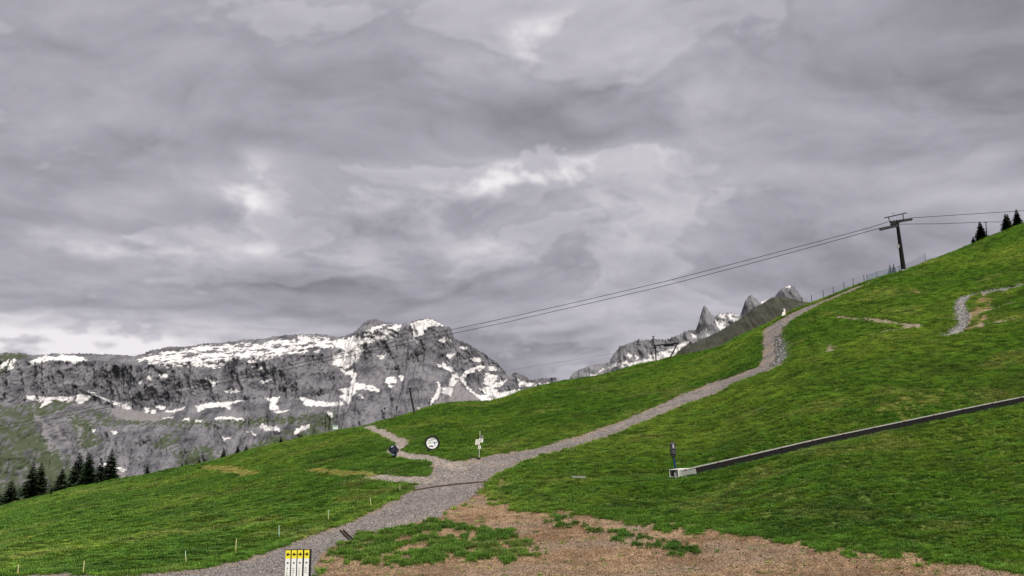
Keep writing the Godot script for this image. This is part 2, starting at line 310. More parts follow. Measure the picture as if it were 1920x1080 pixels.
func sky_color(az: float, el: float) -> Color:
	var y := sin(el)
	var k := cos(el) / (y + 0.16)
	var p := Vector2(sin(az), -cos(az)) * k
	var w := Vector2(sk_b.get_noise_2d(p.x * 0.8 + 31.0, p.y * 0.8), sk_b.get_noise_2d(p.x * 0.8, p.y * 0.8 + 57.0))
	var q := p + w * 0.22
	var mid := sk_e.get_noise_2d(q.x * 0.75, q.y * 0.9)
	var over := sk_e.get_noise_2d(q.x * 0.75, q.y * 0.9 - 0.10)
	var puff := Vector3(sin(az) * cos(el), y * 1.7, -cos(az) * cos(el))
	var fine := 0.5 * sk_d.get_noise_2d(p.x + w.x * 0.12, p.y + w.y * 0.12) + 0.75 * sk_d.get_noise_3dv(puff * 1.7 + Vector3(w.x, w.y, 0) * 0.05)
	var lump := -sk_f.get_noise_3dv(puff * 1.25 + Vector3(w.x, w.y, 0) * 0.10)
	fine += lump * 0.22
	var big := sk_c.get_noise_2d(p.x, p.y)
	var ad := rad_to_deg(wrapf(az, -PI, PI)) + w.x * 2.5 + fine * 2.4
	var ed := rad_to_deg(el) + w.y * 1.0 + fine * 1.7
	var light := 0.0
	var shade := 0.0
	if absf(ad) < 45.0 and ed < 40.0:
		for b in CLOUD_BANKS:        # gaps are crisp above, under the cloud's base, and fade downwards; dark bodies are crisp at their base
			var y1: float = (ed - b[1]) / b[3]
			y1 *= (1.9 if y1 > 0.0 else 0.55) if b[4] > 0.0 else (0.6 if y1 > 0.0 else 1.3)
			var g: float = pow((ad - b[0]) / b[2], 2.0) + y1 * y1
			if g < 6.0:
				if b[4] > 0.0:
					light += b[4] * exp(-g)
				else:
					shade -= b[4] * exp(-g)
	var body := big * 0.5 + mid * 0.75 + fine * 0.34 + shade * 1.5 - light * 0.9 + 0.10
	var v := lerpf(0.425, 0.335, smoothstep(-0.05, 0.05, body))
	v = lerpf(v, 0.285, smoothstep(0.05, 0.55, body))
	v += 0.20 * (mid - over) + 0.075 * fine + 0.045 * lump + 0.03 * w.x
	v += light * clampf(0.62 + 2.6 * fine, 0.06, 2.0) - shade * 0.22
	v = clampf(v * 1.31, 0.20, 0.88)
	var warm := clampf((v - 0.38) * 2.2, 0.0, 1.0)
	var c := Color(v * lerpf(0.99, 1.0, warm), v * lerpf(0.96, 0.955, warm), v * lerpf(1.10, 0.98, warm))
	return Color(c.r / EXPOSURE, c.g / EXPOSURE, c.b / EXPOSURE).linear_to_srgb()


func make_sky() -> ImageTexture:
	var w := 4096
	var low := Image.create(512, 128, false, Image.FORMAT_RGB8)
	for j in 128:
		var el := (1.0 - (j + 0.5) / 128.0) * PI / 2.0
		for i in 512:
			low.set_pixel(i, j, sky_color((i + 0.5) / 512.0 * TAU, el))
	low.resize(w, 1024, Image.INTERPOLATE_CUBIC)
	for j in range(1024 - 420, 1024):
		var el := (1.0 - (j + 0.5) / 1024.0) * PI / 2.0
		for i in range(-460, 460):
			low.set_pixel(posmod(i, w), j, sky_color((i + 0.5) / w * TAU, el))
	var full := Image.create(w, 2048, false, Image.FORMAT_RGB8)
	full.fill(lin(0.02, 0.025, 0.015))
	full.blit_rect(low, Rect2i(0, 0, w, 1024), Vector2i.ZERO)
	return ImageTexture.create_from_image(full)


# ---------------------------------------------------------------- the hill
func hill_profile(e: float, z: float, s: float, d: float) -> float:
	var x := (d - 58.0) / 4.0
	var a := -EYE + s * 4.0 * (x if x > 30.0 else log(1.0 + exp(x)))
	var b := e * z + (e - 0.30) * (d - z)
	var m := minf(a, b)
	return m - 2.5 * log(exp(-(a - m) / 2.5) + exp(-(b - m) / 2.5))


func prepare_hill() -> void:
	var n := 301
	var e0 := PackedFloat32Array()
	var z0 := PackedFloat32Array()
	var k := 0
	for i in n:
		var u := -0.75 + 1.5 * i / (n - 1)
		while k < CREST.size() - 2 and CREST[k + 1][0] < u:
			k += 1
		var t := clampf((u - CREST[k][0]) / (CREST[k + 1][0] - CREST[k][0]), 0.0, 1.0)
		e0.append(lerpf(CREST[k][1], CREST[k + 1][1], t))
		z0.append(lerpf(CREST[k][2], CREST[k + 1][2], t))
	for r in 20:
		var a := e0.duplicate()
		var b := z0.duplicate()
		for i in range(1, n - 1):
			if r < 2:
				e0[i] = (a[i - 1] + 2.0 * a[i] + a[i + 1]) / 4.0
			z0[i] = (b[i - 1] + 2.0 * b[i] + b[i + 1]) / 4.0
	crest_z = z0
	crest_e = e0.duplicate()
	crest_s.resize(n)
	for r in 8:        # the crest keeps its outline although it is rounded
		for i in n:
			crest_s[i] = (crest_e[i] * z0[i] + EYE) / (z0[i] - 58.0)
			var top := -9.0
			for q in 90:
				var d := 70.0 + q * 2.5
				top = maxf(top, hill_profile(crest_e[i], z0[i], crest_s[i], d) / d)
			crest_e[i] += e0[i] - top
	for i in n:
		crest_s[i] = (crest_e[i] * z0[i] + EYE) / (z0[i] - 58.0)


func hill(x: float, d: float) -> float:
	var f := clampf((x / d + 0.75) / 1.5 * 300.0, 0.0, 299.99)
	var i := int(f)
	f -= i
	return EYE + hill_profile(lerpf(crest_e[i], crest_e[i + 1], f), lerpf(crest_z[i], crest_z[i + 1], f), lerpf(crest_s[i], crest_s[i + 1], f), d)


func row_d(j: float) -> float:
	return D0 * exp(j * row_q)


func grid_at(x: float, d: float) -> Vector2:
	return Vector2(clampf((x / d + UMAX) / (2.0 * UMAX) * (NU - 1), 0.0, NU - 1.001), clampf(log(d / D0) / row_q, 0.0, NR - 1.001))


func ground(x: float, d: float) -> float:
	var g := grid_at(x, d)
	var i := int(g.x)
	var j := int(g.y)
	var o := j * NU + i
	return lerpf(lerpf(gh[o], gh[o + 1], g.x - i), lerpf(gh[o + NU], gh[o + NU + 1], g.x - i), g.y - j)


func on_ground(x: float, d: float, lift := 0.0) -> Vector3:
	return Vector3(x, ground(x, d) + lift, -d)


func kind_at(x: float, d: float) -> int:
	var g := grid_at(x, d)
	return int(round(g.y)) * NU + int(round(g.x))


func fill_area(pts: Array, rough: float, todo: Callable) -> void:
	var poly := PackedVector2Array()
	var lo := Vector2(1e9, 1e9)
	var hi := Vector2(-1e9, -1e9)
	for p in pts:
		poly.append(Vector2(p[0], p[1]))
		lo = lo.min(Vector2(p[0] / p[1], p[1]))
		hi = hi.max(Vector2(p[0] / p[1], p[1]))
	var i0 := clampi(int((lo.x + UMAX) / (2 * UMAX) * NU) - 12, 0, NU - 1)
	var i1 := clampi(int((hi.x + UMAX) / (2 * UMAX) * NU) + 12, 0, NU - 1)
	var j0 := clampi(int(log(maxf(lo.y - 2.0, D0) / D0) / row_q), 0, NR - 1)
	var j1 := clampi(int(log(minf(hi.y + 2.0, D1) / D0) / row_q) + 1, 0, NR - 1)
	for j in range(j0, j1 + 1):
		var d := row_d(j)
		for i in range(i0, i1 + 1):
			var x := (-UMAX + 2.0 * UMAX * i / (NU - 1)) * d
			var p := Vector2(x + n_edge.get_noise_2d(x, d) * rough, d + n_edge2.get_noise_2d(x, d) * rough * 1.6)
			if Geometry2D.is_point_in_polygon(p, poly):
				todo.call(j * NU + i, x, d)


func fill_line(pts: Array, w: float, rough: float, todo: Callable) -> void:
	for k in pts.size() - 1:
		var a := Vector2(pts[k][0], pts[k][1])
		var b := Vector2(pts[k + 1][0], pts[k + 1][1])
		var i0 := clampi(int((minf((a.x - w) / a.y, (b.x - w) / b.y) + UMAX) / (2 * UMAX) * NU) - 6, 0, NU - 1)
		var i1 := clampi(int((maxf((a.x + w) / a.y, (b.x + w) / b.y) + UMAX) / (2 * UMAX) * NU) + 6, 0, NU - 1)
		var j0 := clampi(int(log(maxf(minf(a.y, b.y) - w - 1.0, D0) / D0) / row_q), 0, NR - 1)
		var j1 := clampi(int(log(minf(maxf(a.y, b.y) + w + 1.0, D1) / D0) / row_q) + 1, 0, NR - 1)
		for j in range(j0, j1 + 1):
			var d := row_d(j)
			for i in range(i0, i1 + 1):
				var x := (-UMAX + 2.0 * UMAX * i / (NU - 1)) * d
				var p := Vector2(x + n_edge.get_noise_2d(x, d) * rough, d + n_edge2.get_noise_2d(x, d) * rough)
				if Geometry2D.get_closest_point_to_segment(p, a, b).distance_to(p) < w:
					todo.call(j * NU + i, x, d)


func lay_out_ground() -> void:
	row_q = log(D1 / D0) / (NR - 1)
	gh.resize(NU * NR)
	gc.resize(NU * NR)
	pale.resize(NU * NR)
	verge.resize(NU * NR)
	weedy.resize(NU * NR)
	fill_area(DIRT, 1.5, func(o, _x, _d): gc[o] = 2)
	for k in BARE_PATCH.size():
		var p: Array = BARE_PATCH[k]
		fill_area(p, 2.6, func(o, x, d):
			pale[o] = 1.0 if k != 2 else clampf(0.45 + n_fine.get_noise_2d(x * 1.3, d), 0.0, 0.8)
			if k != 2 and n_fine.get_noise_2d(x * 1.3, d) > -0.22: gc[o] = 2)
	fill_area(ROAD_LOWER, 0.5, func(o, _x, _d): gc[o] = 1)
	fill_area(ROAD_UPPER_L + mirrored(ROAD_UPPER_R), 0.5, func(o, _x, _d): gc[o] = 1)
	fill_line(FOOTPATH, 1.15, 0.4, func(o, _x, _d): gc[o] = 3)
	fill_line(CHANNEL, 1.0, 0.7, func(o, _x, _d): gc[o] = 4)
	for t in TRAIL:
		fill_line(t, 0.75, 0.4, func(o, _x, _d): gc[o] = 5)
	fill_line(TRAIL[0].slice(3, 5), 1.2, 0.5, func(o, _x, _d): gc[o] = 5)
	fill_line([[-14.0, 105.7], [-12.1, 103.0], [-8.8, 99.3]], 1.5, 0.6, func(o, _x, _d): gc[o] = 3)
	fill_area(BARE_PATCH[5], 0.8, func(o, _x, _d): gc[o] = 5)
	for t in RUTS:
		fill_line(t, 0.65 if t != RUTS[2] else 0.8, 0.25, func(o, _x, _d): pale[o] = 1.0)
	fill_area(ISLAND, 1.6, func(o, x, d):
		if n_fine.get_noise_2d(x * 0.9 + 40.0, d) > -0.16:
			gc[o] = 0
			weedy[o] = 0.6)
	for h in ISLAND_HOLES:
		fill_area(h, 1.2, func(o, _x, _d): gc[o] = 2; weedy[o] = 0.0)
	fill_line(WEED_STRIP, 0.75, 1.6, func(o, x, d):
		if n_fine.get_noise_2d(x * 1.4 + 9.0, d) > -0.02:
			gc[o] = 0
			weedy[o] = 1.0)
	for p in [[[-11.6, 119.8], [-8.0, 119.9]], [[-12.3, 90.5], [-10.0, 95.2]], [[-16.5, 79.5], [-13.5, 84.5]], [[-0.5, 90.5], [3.5, 82.5]]]:
		fill_line(p, 0.7, 1.2, func(o, _x, _d): weedy[o] = 1.0 if gc[o] == 0 else 0.0)
	# how near the road's edge is: the road itself, smeared over its surroundings
	var m := PackedFloat32Array()
	m.resize(NU * NR)
	for o in NU * NR:
		m[o] = 1.0 if gc[o] == 1 or gc[o] == 2 or gc[o] == 3 else 0.0
	for pass_ in 2:
		var b := PackedFloat32Array()
		b.resize(NU * NR)
		for j in NR:
			var sum := 0.0
			var r := 5
			for i in range(-r, NU):
				if i + r < NU:
					sum += m[j * NU + i + r]
				if i - r - 1 >= 0:
					sum -= m[j * NU + i - r - 1]
				if i >= 0:
					b[j * NU + i] = sum / (2 * r + 1)
		for i in NU:
			var sum := 0.0
			var r := 2
			for j in range(-r, NR):
				if j + r < NR:
					sum += b[(j + r) * NU + i]
				if j - r - 1 >= 0:
					sum -= b[(j - r - 1) * NU + i]
				if j >= 0:
					m[j * NU + i] = sum / (2 * r + 1)
	verge = m
	var lumps := noise(21, 0.22, 3)
	for j in NR:
		var d := row_d(j)
		for i in NU:
			var x := (-UMAX + 2.0 * UMAX * i / (NU - 1)) * d
			var o := j * NU + i
			var rough := 1.0 - 0.85 * minf(1.0, verge[o] * 1.5)
			var h := hill(x, d) + 0.30 * n_mid.get_noise_2d(x, d) * (1.0 - 0.6 * verge[o]) + rough * (0.26 * lumps.get_noise_2d(x * 0.7, d * 1.3) + 0.10 * n_fine.get_noise_2d(x, d))
			if gc[o] == 1 or gc[o] == 2 or gc[o] == 3:
				h += -0.06 + 0.03 * n_edge.get_noise_2d(x * 2.0, d * 2.0)
			elif gc[o] == 4:
				h += -0.25
			elif weedy[o] > 0.0:
				h += 0.10
			gh[o] = h
	# the conveyor stands on a graded strip
	for k in DECK.size() - 1:
		var a := Vector2(DECK[k][0], DECK[k][2])
		var b := Vector2(DECK[k + 1][0], DECK[k + 1][2])
		for j in range(int(log(80.0 / D0) / row_q), int(log(106.0 / D0) / row_q)):
			var d := row_d(j)
			for i in range(NU / 2, NU):
				var p := Vector2((-UMAX + 2.0 * UMAX * i / (NU - 1)) * d, d)
				var q := Geometry2D.get_closest_point_to_segment(p, a, b)
				var far := q.distance_to(p)
				var along := (q - a).dot(b - a) / (b - a).length_squared()
				if far < 7.0 and (along < 1.0 or k == DECK.size() - 2) and (along > 0.0 or k == 0):
					var o := j * NU + i
					gh[o] = lerpf(lerpf(DECK[k][1], DECK[k + 1][1], along) - 0.64, gh[o], smoothstep(1.0, 7.0, far))


func mirrored(a: Array) -> Array:
	var b := a.duplicate()
	b.reverse()
	return b


func meadow_color(x: float, d: float, o: int) -> Color:
	var a := n_wide.get_noise_2d(x, d * 1.4)
	var b := n_mid.get_noise_2d(x + 80.0, d * 1.5)
	var lush := Vector3(0.140, 0.262, 0.034)
	var sunny := Vector3(0.235, 0.335, 0.050)
	var deep := Vector3(0.074, 0.158, 0.028)
	var dry := Vector3(0.42, 0.40, 0.13)
	var c := lush.lerp(sunny, clampf(0.35 + a * 1.1 + b * 0.7, 0.0, 1.0))
	c = c.lerp(deep, clampf(b * 1.3 - a * 0.6 - 0.1, 0.0, 0.7))
	var tired := clampf(n_mid.get_noise_2d(x * 0.8 - 200.0, d) * 1.6 - 0.45, 0.0, 0.32)
	c = c.lerp(dry, maxf(tired, pale[o] * 0.92))
	c = c.lerp(deep, weedy[o] * 0.6)
	return Color(c.x, c.y, c.z)


func build_ground() -> void:
	var total := NU * NR
	var pos := PackedVector3Array()
	var nor := PackedVector3Array()
	var col := PackedColorArray()
	pos.resize(total)
	nor.resize(total)
	col.resize(total)
	var streak := noise(24, 0.16, 3)
	for j in NR:
		var d := row_d(j)
		for i in NU:
			var o := j * NU + i
			var x := (-UMAX + 2.0 * UMAX * i / (NU - 1)) * d
			pos[o] = Vector3(x, gh[o], -d)
			var g := n_edge.get_noise_2d(x * 1.7, d * 1.7)
			var w := n_mid.get_noise_2d(x * 1.6, d * 1.6)
			match gc[o]:
				0:
					var c := meadow_color(x, d, o) * lerpf(0.75, 1.0, pale[o])
					col[o] = c.lerp(Color(0.10, 0.075, 0.04), clampf(0.12 + g * 0.5, 0.0, 0.4) * (1.0 - 0.7 * pale[o]))
				1:
					var t := clampf(0.5 + g * 0.6 + w * 0.7, 0.0, 1.0)
					var earth := clampf(verge[o] * -3.0 + 2.6 + w * 1.4 + g, 0.0, 1.0)
					col[o] = Color(0.27, 0.243, 0.232).lerp(Color(0.42, 0.385, 0.365), t).lerp(Color(0.44, 0.335, 0.24), earth * 0.75)
				2:
					var t := clampf(0.5 + g * 1.1 + w * 0.9 + n_fine.get_noise_2d(x * 0.35, d * 0.9) * 0.6, 0.0, 1.0)
					var grey := clampf(streak.get_noise_2d(x * 0.6, d) * 1.8 + 0.05, 0.0, 1.0)
					col[o] = Color(0.29, 0.172, 0.088).lerp(Color(0.60, 0.41, 0.245), t).lerp(Color(0.44, 0.345, 0.27), grey * 0.7)
				3:
					col[o] = Color(0.44, 0.385, 0.33).lerp(Color(0.58, 0.51, 0.44), clampf(0.5 + g + w * 0.5, 0.0, 1.0))
				4:
					col[o] = Color(0.24, 0.235, 0.23).lerp(Color(0.40, 0.39, 0.375), clampf(0.5 + g * 1.3, 0.0, 1.0))
				5:
					col[o] = Color(0.36, 0.30, 0.21).lerp(Color(0.50, 0.44, 0.33), clampf(0.5 + g, 0.0, 1.0))
	for j in NR:
		for i in NU:
			var o := j * NU + i
			var dx := pos[o + (1 if i < NU - 1 else 0)] - pos[o - (1 if i > 0 else 0)]
			var dz := pos[o + (NU if j < NR - 1 else 0)] - pos[o - (NU if j > 0 else 0)]
			nor[o] = dx.cross(dz).normalized()
	var soil := vertex_material(0.95, grain_texture(31, 0.06, 0.55, 1.0), 0.5)
	var gravel := vertex_material(0.92, grain_texture(32, 0.075, 0.42, 1.0, true, 3), 0.17, grain_texture(33, 0.09, 0.0, 1.0, true, 2), 4.0)
	var dirt := vertex_material(0.95, grain_texture(34, 0.05, 0.3, 1.0), 0.2, grain_texture(35, 0.06, 0.0, 1.0), 4.0)
	var of := [["meadow", soil, "green alpine hillside meadow around the gravel road"], ["gravel_road", gravel, "grey gravel road climbing from the foreground to the right crest"], ["dirt_ground", dirt, "bare brown earth and rubble in the foreground"], ["footpath", gravel, "pale zigzag footpath leading to the crest behind the round board"], ["stone_channel", gravel, "grey stony drainage channel on the upper right slope"], ["trail", dirt, "thin pale worn trails on the right slope"]]
	for kind in 6:
		var idx := PackedInt32Array()
		for j in NR - 1:
			for i in NU - 1:
				var o := j * NU + i
				if gc[o] != kind:
					continue
				idx.append_array(PackedInt32Array([o, o + NU, o + NU + 1, o, o + NU + 1, o + 1]))
		var map := PackedInt32Array()
		map.resize(total)
		map.fill(-1)
		var v := PackedVector3Array()
		var n := PackedVector3Array()
		var c := PackedColorArray()
		for q in idx.size():
			var o := idx[q]
			if map[o] < 0:
				map[o] = v.size()
				v.append(pos[o])
				n.append(nor[o])
				c.append(col[o])
			idx[q] = map[o]
		var o := part(of[kind][0], arrays(v, n, c, idx), of[kind][1], self)
		tag(o, of[kind][2], of[kind][0].replace("_", " "), "", "structure")


func arrays(v: PackedVector3Array, n: PackedVector3Array, c: PackedColorArray, idx: PackedInt32Array) -> ArrayMesh:
	var a := []
	a.resize(Mesh.ARRAY_MAX)
	a[Mesh.ARRAY_VERTEX] = v
	if n.size():
		a[Mesh.ARRAY_NORMAL] = n
	if c.size():
		a[Mesh.ARRAY_COLOR] = c
	a[Mesh.ARRAY_INDEX] = idx
	var m := ArrayMesh.new()
	m.add_surface_from_arrays(Mesh.PRIMITIVE_TRIANGLES, a)
	return m


# ---------------------------------------------------------------- mountains
func curve_at(t: Array, x: float) -> float:
	for k in range(0, t.size() - 2, 2):
		if x < t[k + 2]:
			return lerpf(t[k + 1], t[k + 3], clampf((x - t[k]) / (t[k + 2] - t[k]), 0.0, 1.0))
	return t[t.size() - 1]


func mark(mask: PackedFloat32Array, polys: Array, nx: int, ny: int, px: PackedFloat32Array, py: PackedFloat32Array, x0: float, dx: float, y0: float, rough: float, wob: FastNoiseLite) -> PackedFloat32Array:
	for raw in polys:
		var poly := PackedVector2Array()
		var lo := Vector2(1e9, 1e9)
		var hi := Vector2(-1e9, -1e9)
		for k in range(0, raw.size(), 2):
			var p := Vector2(raw[k], raw[k + 1])
			poly.append(p)
			lo = lo.min(p)
			hi = hi.max(p)
		for i in range(clampi(int((lo.x - 30.0 - x0) / dx), 0, nx - 1), clampi(int((hi.x + 30.0 - x0) / dx) + 1, 0, nx - 1)):
			for j in ny:
				var y := py[j * nx + i]
				if y < lo.y - 30.0 or y > hi.y + 30.0:
					continue
				var x := px[j * nx + i]
				var p := Vector2(x + wob.get_noise_2d(x, y) * rough, y + wob.get_noise_2d(x + 500.0, y) * rough)
				if Geometry2D.is_point_in_polygon(p, poly):
					mask[j * nx + i] = 1.0
	return mask


func build_mountain(called: String, label: String, how: Dictionary) -> void:
	var nx: int = how.nx
	var ny: int = how.ny
	var x0: float = how.x0
	var dx: float = (how.x1 - x0) / (nx - 1)
	var y0: float = how.base
	var sc: float = how.scale
	var big := noise(how.seed, 1.0 / (340.0 * sc), 4, true)
	var ribs := noise(how.seed + 1, 1.0 / (70.0 * sc), 4, true)
	var small := noise(how.seed + 2, 1.0 / (24.0 * sc), 3)
	var jag := noise(how.seed + 3, 1.0 / (14.0 * sc), 3)
	var tone := noise(how.seed + 4, 1.0 / (120.0 * sc), 4)
	var crack := noise(how.seed + 7, 1.0 / (30.0 * sc), 3, true)
	var strata := noise(how.seed + 6, 1.0 / (160.0 * sc), 4)
	var wob := noise(how.seed + 5, 1.0 / (26.0 * sc), 3)
	var back := 14
	var pos := PackedVector3Array()
	var px := PackedFloat32Array()
	var py := PackedFloat32Array()
	pos.resize(nx * (ny + back))
	px.resize(nx * ny)
	py.resize(nx * ny)
	for i in nx:
		var x := x0 + dx * i
		var top: float = curve_at(how.ridge, x) + jag.get_noise_1d(x) * how.jag
		var ledge := curve_at(how.ledge, x)
		for j in ny:
			var y := y0 + (top - y0) * j / (ny - 1)
			var t := top - y
			var g := minf(t, ledge) * 2.2
			var cliff := 0.0
			t = maxf(0.0, t - ledge)
			for sg in how.steps:
				var part_: float = minf(t, sg[0])
				g += part_ * sg[1]
				t -= part_
				cliff = sg[1]
			var soft := clampf((top - y) / (60.0 * sc), 0.15, 1.0)
			var rl: float = how.relief * (big.get_noise_2d(x, y * 0.55) * 1.0 + ribs.get_noise_2d(x, y * 0.35) * 0.24 * soft + small.get_noise_2d(x, y) * 0.10)
			px[j * nx + i] = x
			py[j * nx + i] = y
			pos[j * nx + i] = Vector3(x + small.get_noise_2d(x + 300.0, y) * 3.0 * sc * soft, y, -(how.depth - g - rl))
		var crest := pos[(ny - 1) * nx + i]
		for k in back:
			var q := float(k + 1) / back
			pos[(ny + k) * nx + i] = Vector3(crest.x, lerpf(crest.y, y0, q * q * 0.5 + q * 0.5), crest.z - q * (top - y0) * 1.2)
	var blank := PackedFloat32Array()
	blank.resize(nx * ny)
	var snow := mark(blank.duplicate(), how.snow, nx, ny, px, py, x0, dx, y0, 9.0 * sc, wob)
	var streak := mark(blank.duplicate(), how.streaks, nx, ny, px, py, x0, dx, y0, 20.0 * sc, wob)
	var green := mark(blank.duplicate(), how.green, nx, ny, px, py, x0, dx, y0, 45.0 * sc, wob)
	var scree := mark(blank.duplicate(), how.scree, nx, ny, px, py, x0, dx, y0, 16.0 * sc, wob)
	var col := PackedColorArray()
	var nor := PackedVector3Array()
	col.resize(pos.size())
	nor.resize(pos.size())
	for j in ny + back:
		for i in nx:
			var o := j * nx + i
			var p := pos[o]
			var ex := pos[o + (1 if i < nx - 1 else 0)] - pos[o - (1 if i > 0 else 0)]
			var ey := pos[o + (nx if j < ny + back - 1 else 0)] - pos[o - (nx if j > 0 else 0)]
			nor[o] = ex.cross(ey).normalized()
			var t := clampf(0.5 + tone.get_noise_2d(p.x, p.y) * 0.7 + ribs.get_noise_2d(p.x * 1.2 + 50.0, p.y * 0.7) * 0.3 + small.get_noise_2d(p.x * 1.2, p.y * 1.6) * 0.35, 0.0, 1.0)
			t = clampf(t + 0.22 * signf(strata.get_noise_2d(p.x * 0.35, p.y * 2.2)) * absf(strata.get_noise_2d(p.x * 0.35, p.y * 2.2)) * 1.8, 0.0, 1.0)
			t = clampf(t + 0.05 - 0.55 * maxf(0.0, crack.get_noise_2d(p.x + p.y * 0.35, p.y * 1.3) - 0.25), 0.0, 1.0)
			var c: Color = how.dark.lerp(how.light, t)
			if j < ny:
				if green[o] > 0.5:
					c = c.lerp(how.grass, smoothstep(-0.75, 0.1, small.get_noise_2d(p.x * 0.6, p.y * 0.6) + tone.get_noise_2d(p.x, p.y)) * 0.9)
				if scree[o] > 0.5:
					c = Color(0.165, 0.160, 0.168) * (0.95 + 0.12 * small.get_noise_2d(p.x, p.y))
				if streak[o] > 0.5 and tone.get_noise_2d(p.x * 0.9, p.y * 3.4 + p.x * 0.12) + small.get_noise_2d(p.x * 0.5, p.y * 1.1) * 0.7 > -0.13:
					c = Color(0.50, 0.495, 0.505)
				if snow[o] > 0.5 and small.get_noise_2d(p.x * 0.7, p.y * 0.9 + 77.0) > -0.5:
					c = Color(0.50, 0.495, 0.505)
			col[o] = c
	var idx := PackedInt32Array()
	for j in ny + back - 1:
		for i in nx - 1:
			var o := j * nx + i
			idx.append_array(PackedInt32Array([o, o + nx, o + nx + 1, o, o + nx + 1, o + 1]))
	var o := part(called, arrays(pos, nor, col, idx), vertex_material(0.95, null, 1.0), self)
	tag(o, label, "mountain", "", "structure")


func build_mountains() -> void:
	build_mountain("rock_mountain", "long grey rock massif with patches of old snow behind the meadow", {"ridge": MASSIF_RIDGE, "ledge": MASSIF_LEDGE, "steps": [[260.0, 0.4], [120.0, 2.0], [9999.0, 1.1]], "depth": 6000.0, "x0": -4400.0, "x1": 800.0, "nx": 1150, "ny": 240, "base": -330.0, "scale": 1.0, "seed": 60, "relief": 75.0, "jag": 7.0, "snow": MASSIF_SNOW, "streaks": MASSIF_STREAKS, "green": MASSIF_GREEN, "scree": MASSIF_SCREE, "dark": Color(0.046, 0.047, 0.056), "light": Color(0.155, 0.154, 0.172), "grass": Color(0.042, 0.058, 0.028)})
	build_mountain("tower_peaks", "jagged grey rock towers with snow fields beyond the drag lift portal", {"ridge": TOWERS_RIDGE, "ledge": [0, 0, 1, 0], "steps": [[9999.0, 0.55]], "depth": 4500.0, "x0": 72.0, "x1": 1700.0, "nx": 420, "ny": 130, "base": 150.0, "scale": 0.6, "seed": 70, "relief": 40.0, "jag": 9.0, "snow": TOWERS_SNOW, "streaks": TOWERS_STREAKS, "green": [], "scree": [], "dark": Color(0.085, 0.086, 0.098), "light": Color(0.175, 0.175, 0.19), "grass": Color(0.042, 0.058, 0.028)})
	build_mountain("mountain_spur", "dark olive grassy spur between the drag lift portal and the road", {"ridge": SPUR_RIDGE, "ledge": [0, 0, 1, 0], "steps": [[9999.0, 1.7]], "depth": 1300.0, "x0": 156.0, "x1": 490.0, "nx": 260, "ny": 110, "base": -40.0, "scale": 0.16, "seed": 80, "relief": 5.0, "jag": 1.2, "snow": [], "streaks": [], "green": [], "scree": [], "dark": Color(0.024, 0.026, 0.019), "light": Color(0.050, 0.051, 0.040), "grass": Color(0.042, 0.058, 0.028)})
	# the valley between the meadow and the mountains
	var s := st()
	var rows := [[335.0, -75.0], [700.0, -190.0], [1500.0, -330.0], [2600.0, -380.0], [4200.0, -360.0], [7500.0, -300.0]]
	for k in rows.size() - 1:
		for q in 12:
			var ua := -1.2 + 2.4 * q / 12.0
			var ub := -1.2 + 2.4 * (q + 1) / 12.0
			var a: Array = rows[k]
			var b: Array = rows[k + 1]
			quad(s, Vector3(ua * a[0], a[1], -a[0]), Vector3(ua * b[0], b[1], -b[0]), Vector3(ub * b[0], b[1], -b[0]), Vector3(ub * a[0], a[1], -a[0]))
	tag(part("valley", s, plain(lin(0.05, 0.07, 0.03), 0.95), self), "dark green valley floor below the mountains", "valley", "", "structure")


# ---------------------------------------------------------------- plants
func tuft_mesh(s0: int, blades: int, h: float, r: float, lean: float, w: float) -> ArrayMesh:
	var g := RandomNumberGenerator.new()
	g.seed = s0
	var v := PackedVector3Array()
	var n := PackedVector3Array()
	var idx := PackedInt32Array()
	for k in blades:
		var a := g.randf() * TAU
		var at := Vector3(cos(a), 0, sin(a)) * r * sqrt(g.randf())
		var out := Vector3(cos(a + g.randf_range(-0.9, 0.9)), 0, sin(a + g.randf_range(-0.9, 0.9)))
		var side := Vector3(-out.z, 0, out.x) * w * g.randf_range(0.7, 1.3)
		var hh := h * g.randf_range(0.55, 1.15)
		var ln := lean * g.randf_range(0.4, 1.3)
		var m := at + Vector3.UP * hh * 0.62 + out * hh * ln * 0.35
		var tip := at + Vector3.UP * hh + out * hh * ln
		var b := v.size()
		v.append_array(PackedVector3Array([at - side - Vector3.UP * 0.05, at + side - Vector3.UP * 0.05, m + side * 0.8, m - side * 0.8, tip]))
		var nn := (Vector3.UP * 0.9 + out * 0.45 + Vector3(g.randf_range(-0.3, 0.3), 0, g.randf_range(-0.3, 0.3))).normalized()
		for q in 5:
			n.append(nn)
		idx.append_array(PackedInt32Array([b, b + 2, b + 1, b, b + 3, b + 2, b + 3, b + 4, b + 2]))
	return arrays(v, PackedVector3Array(), PackedColorArray(), idx)


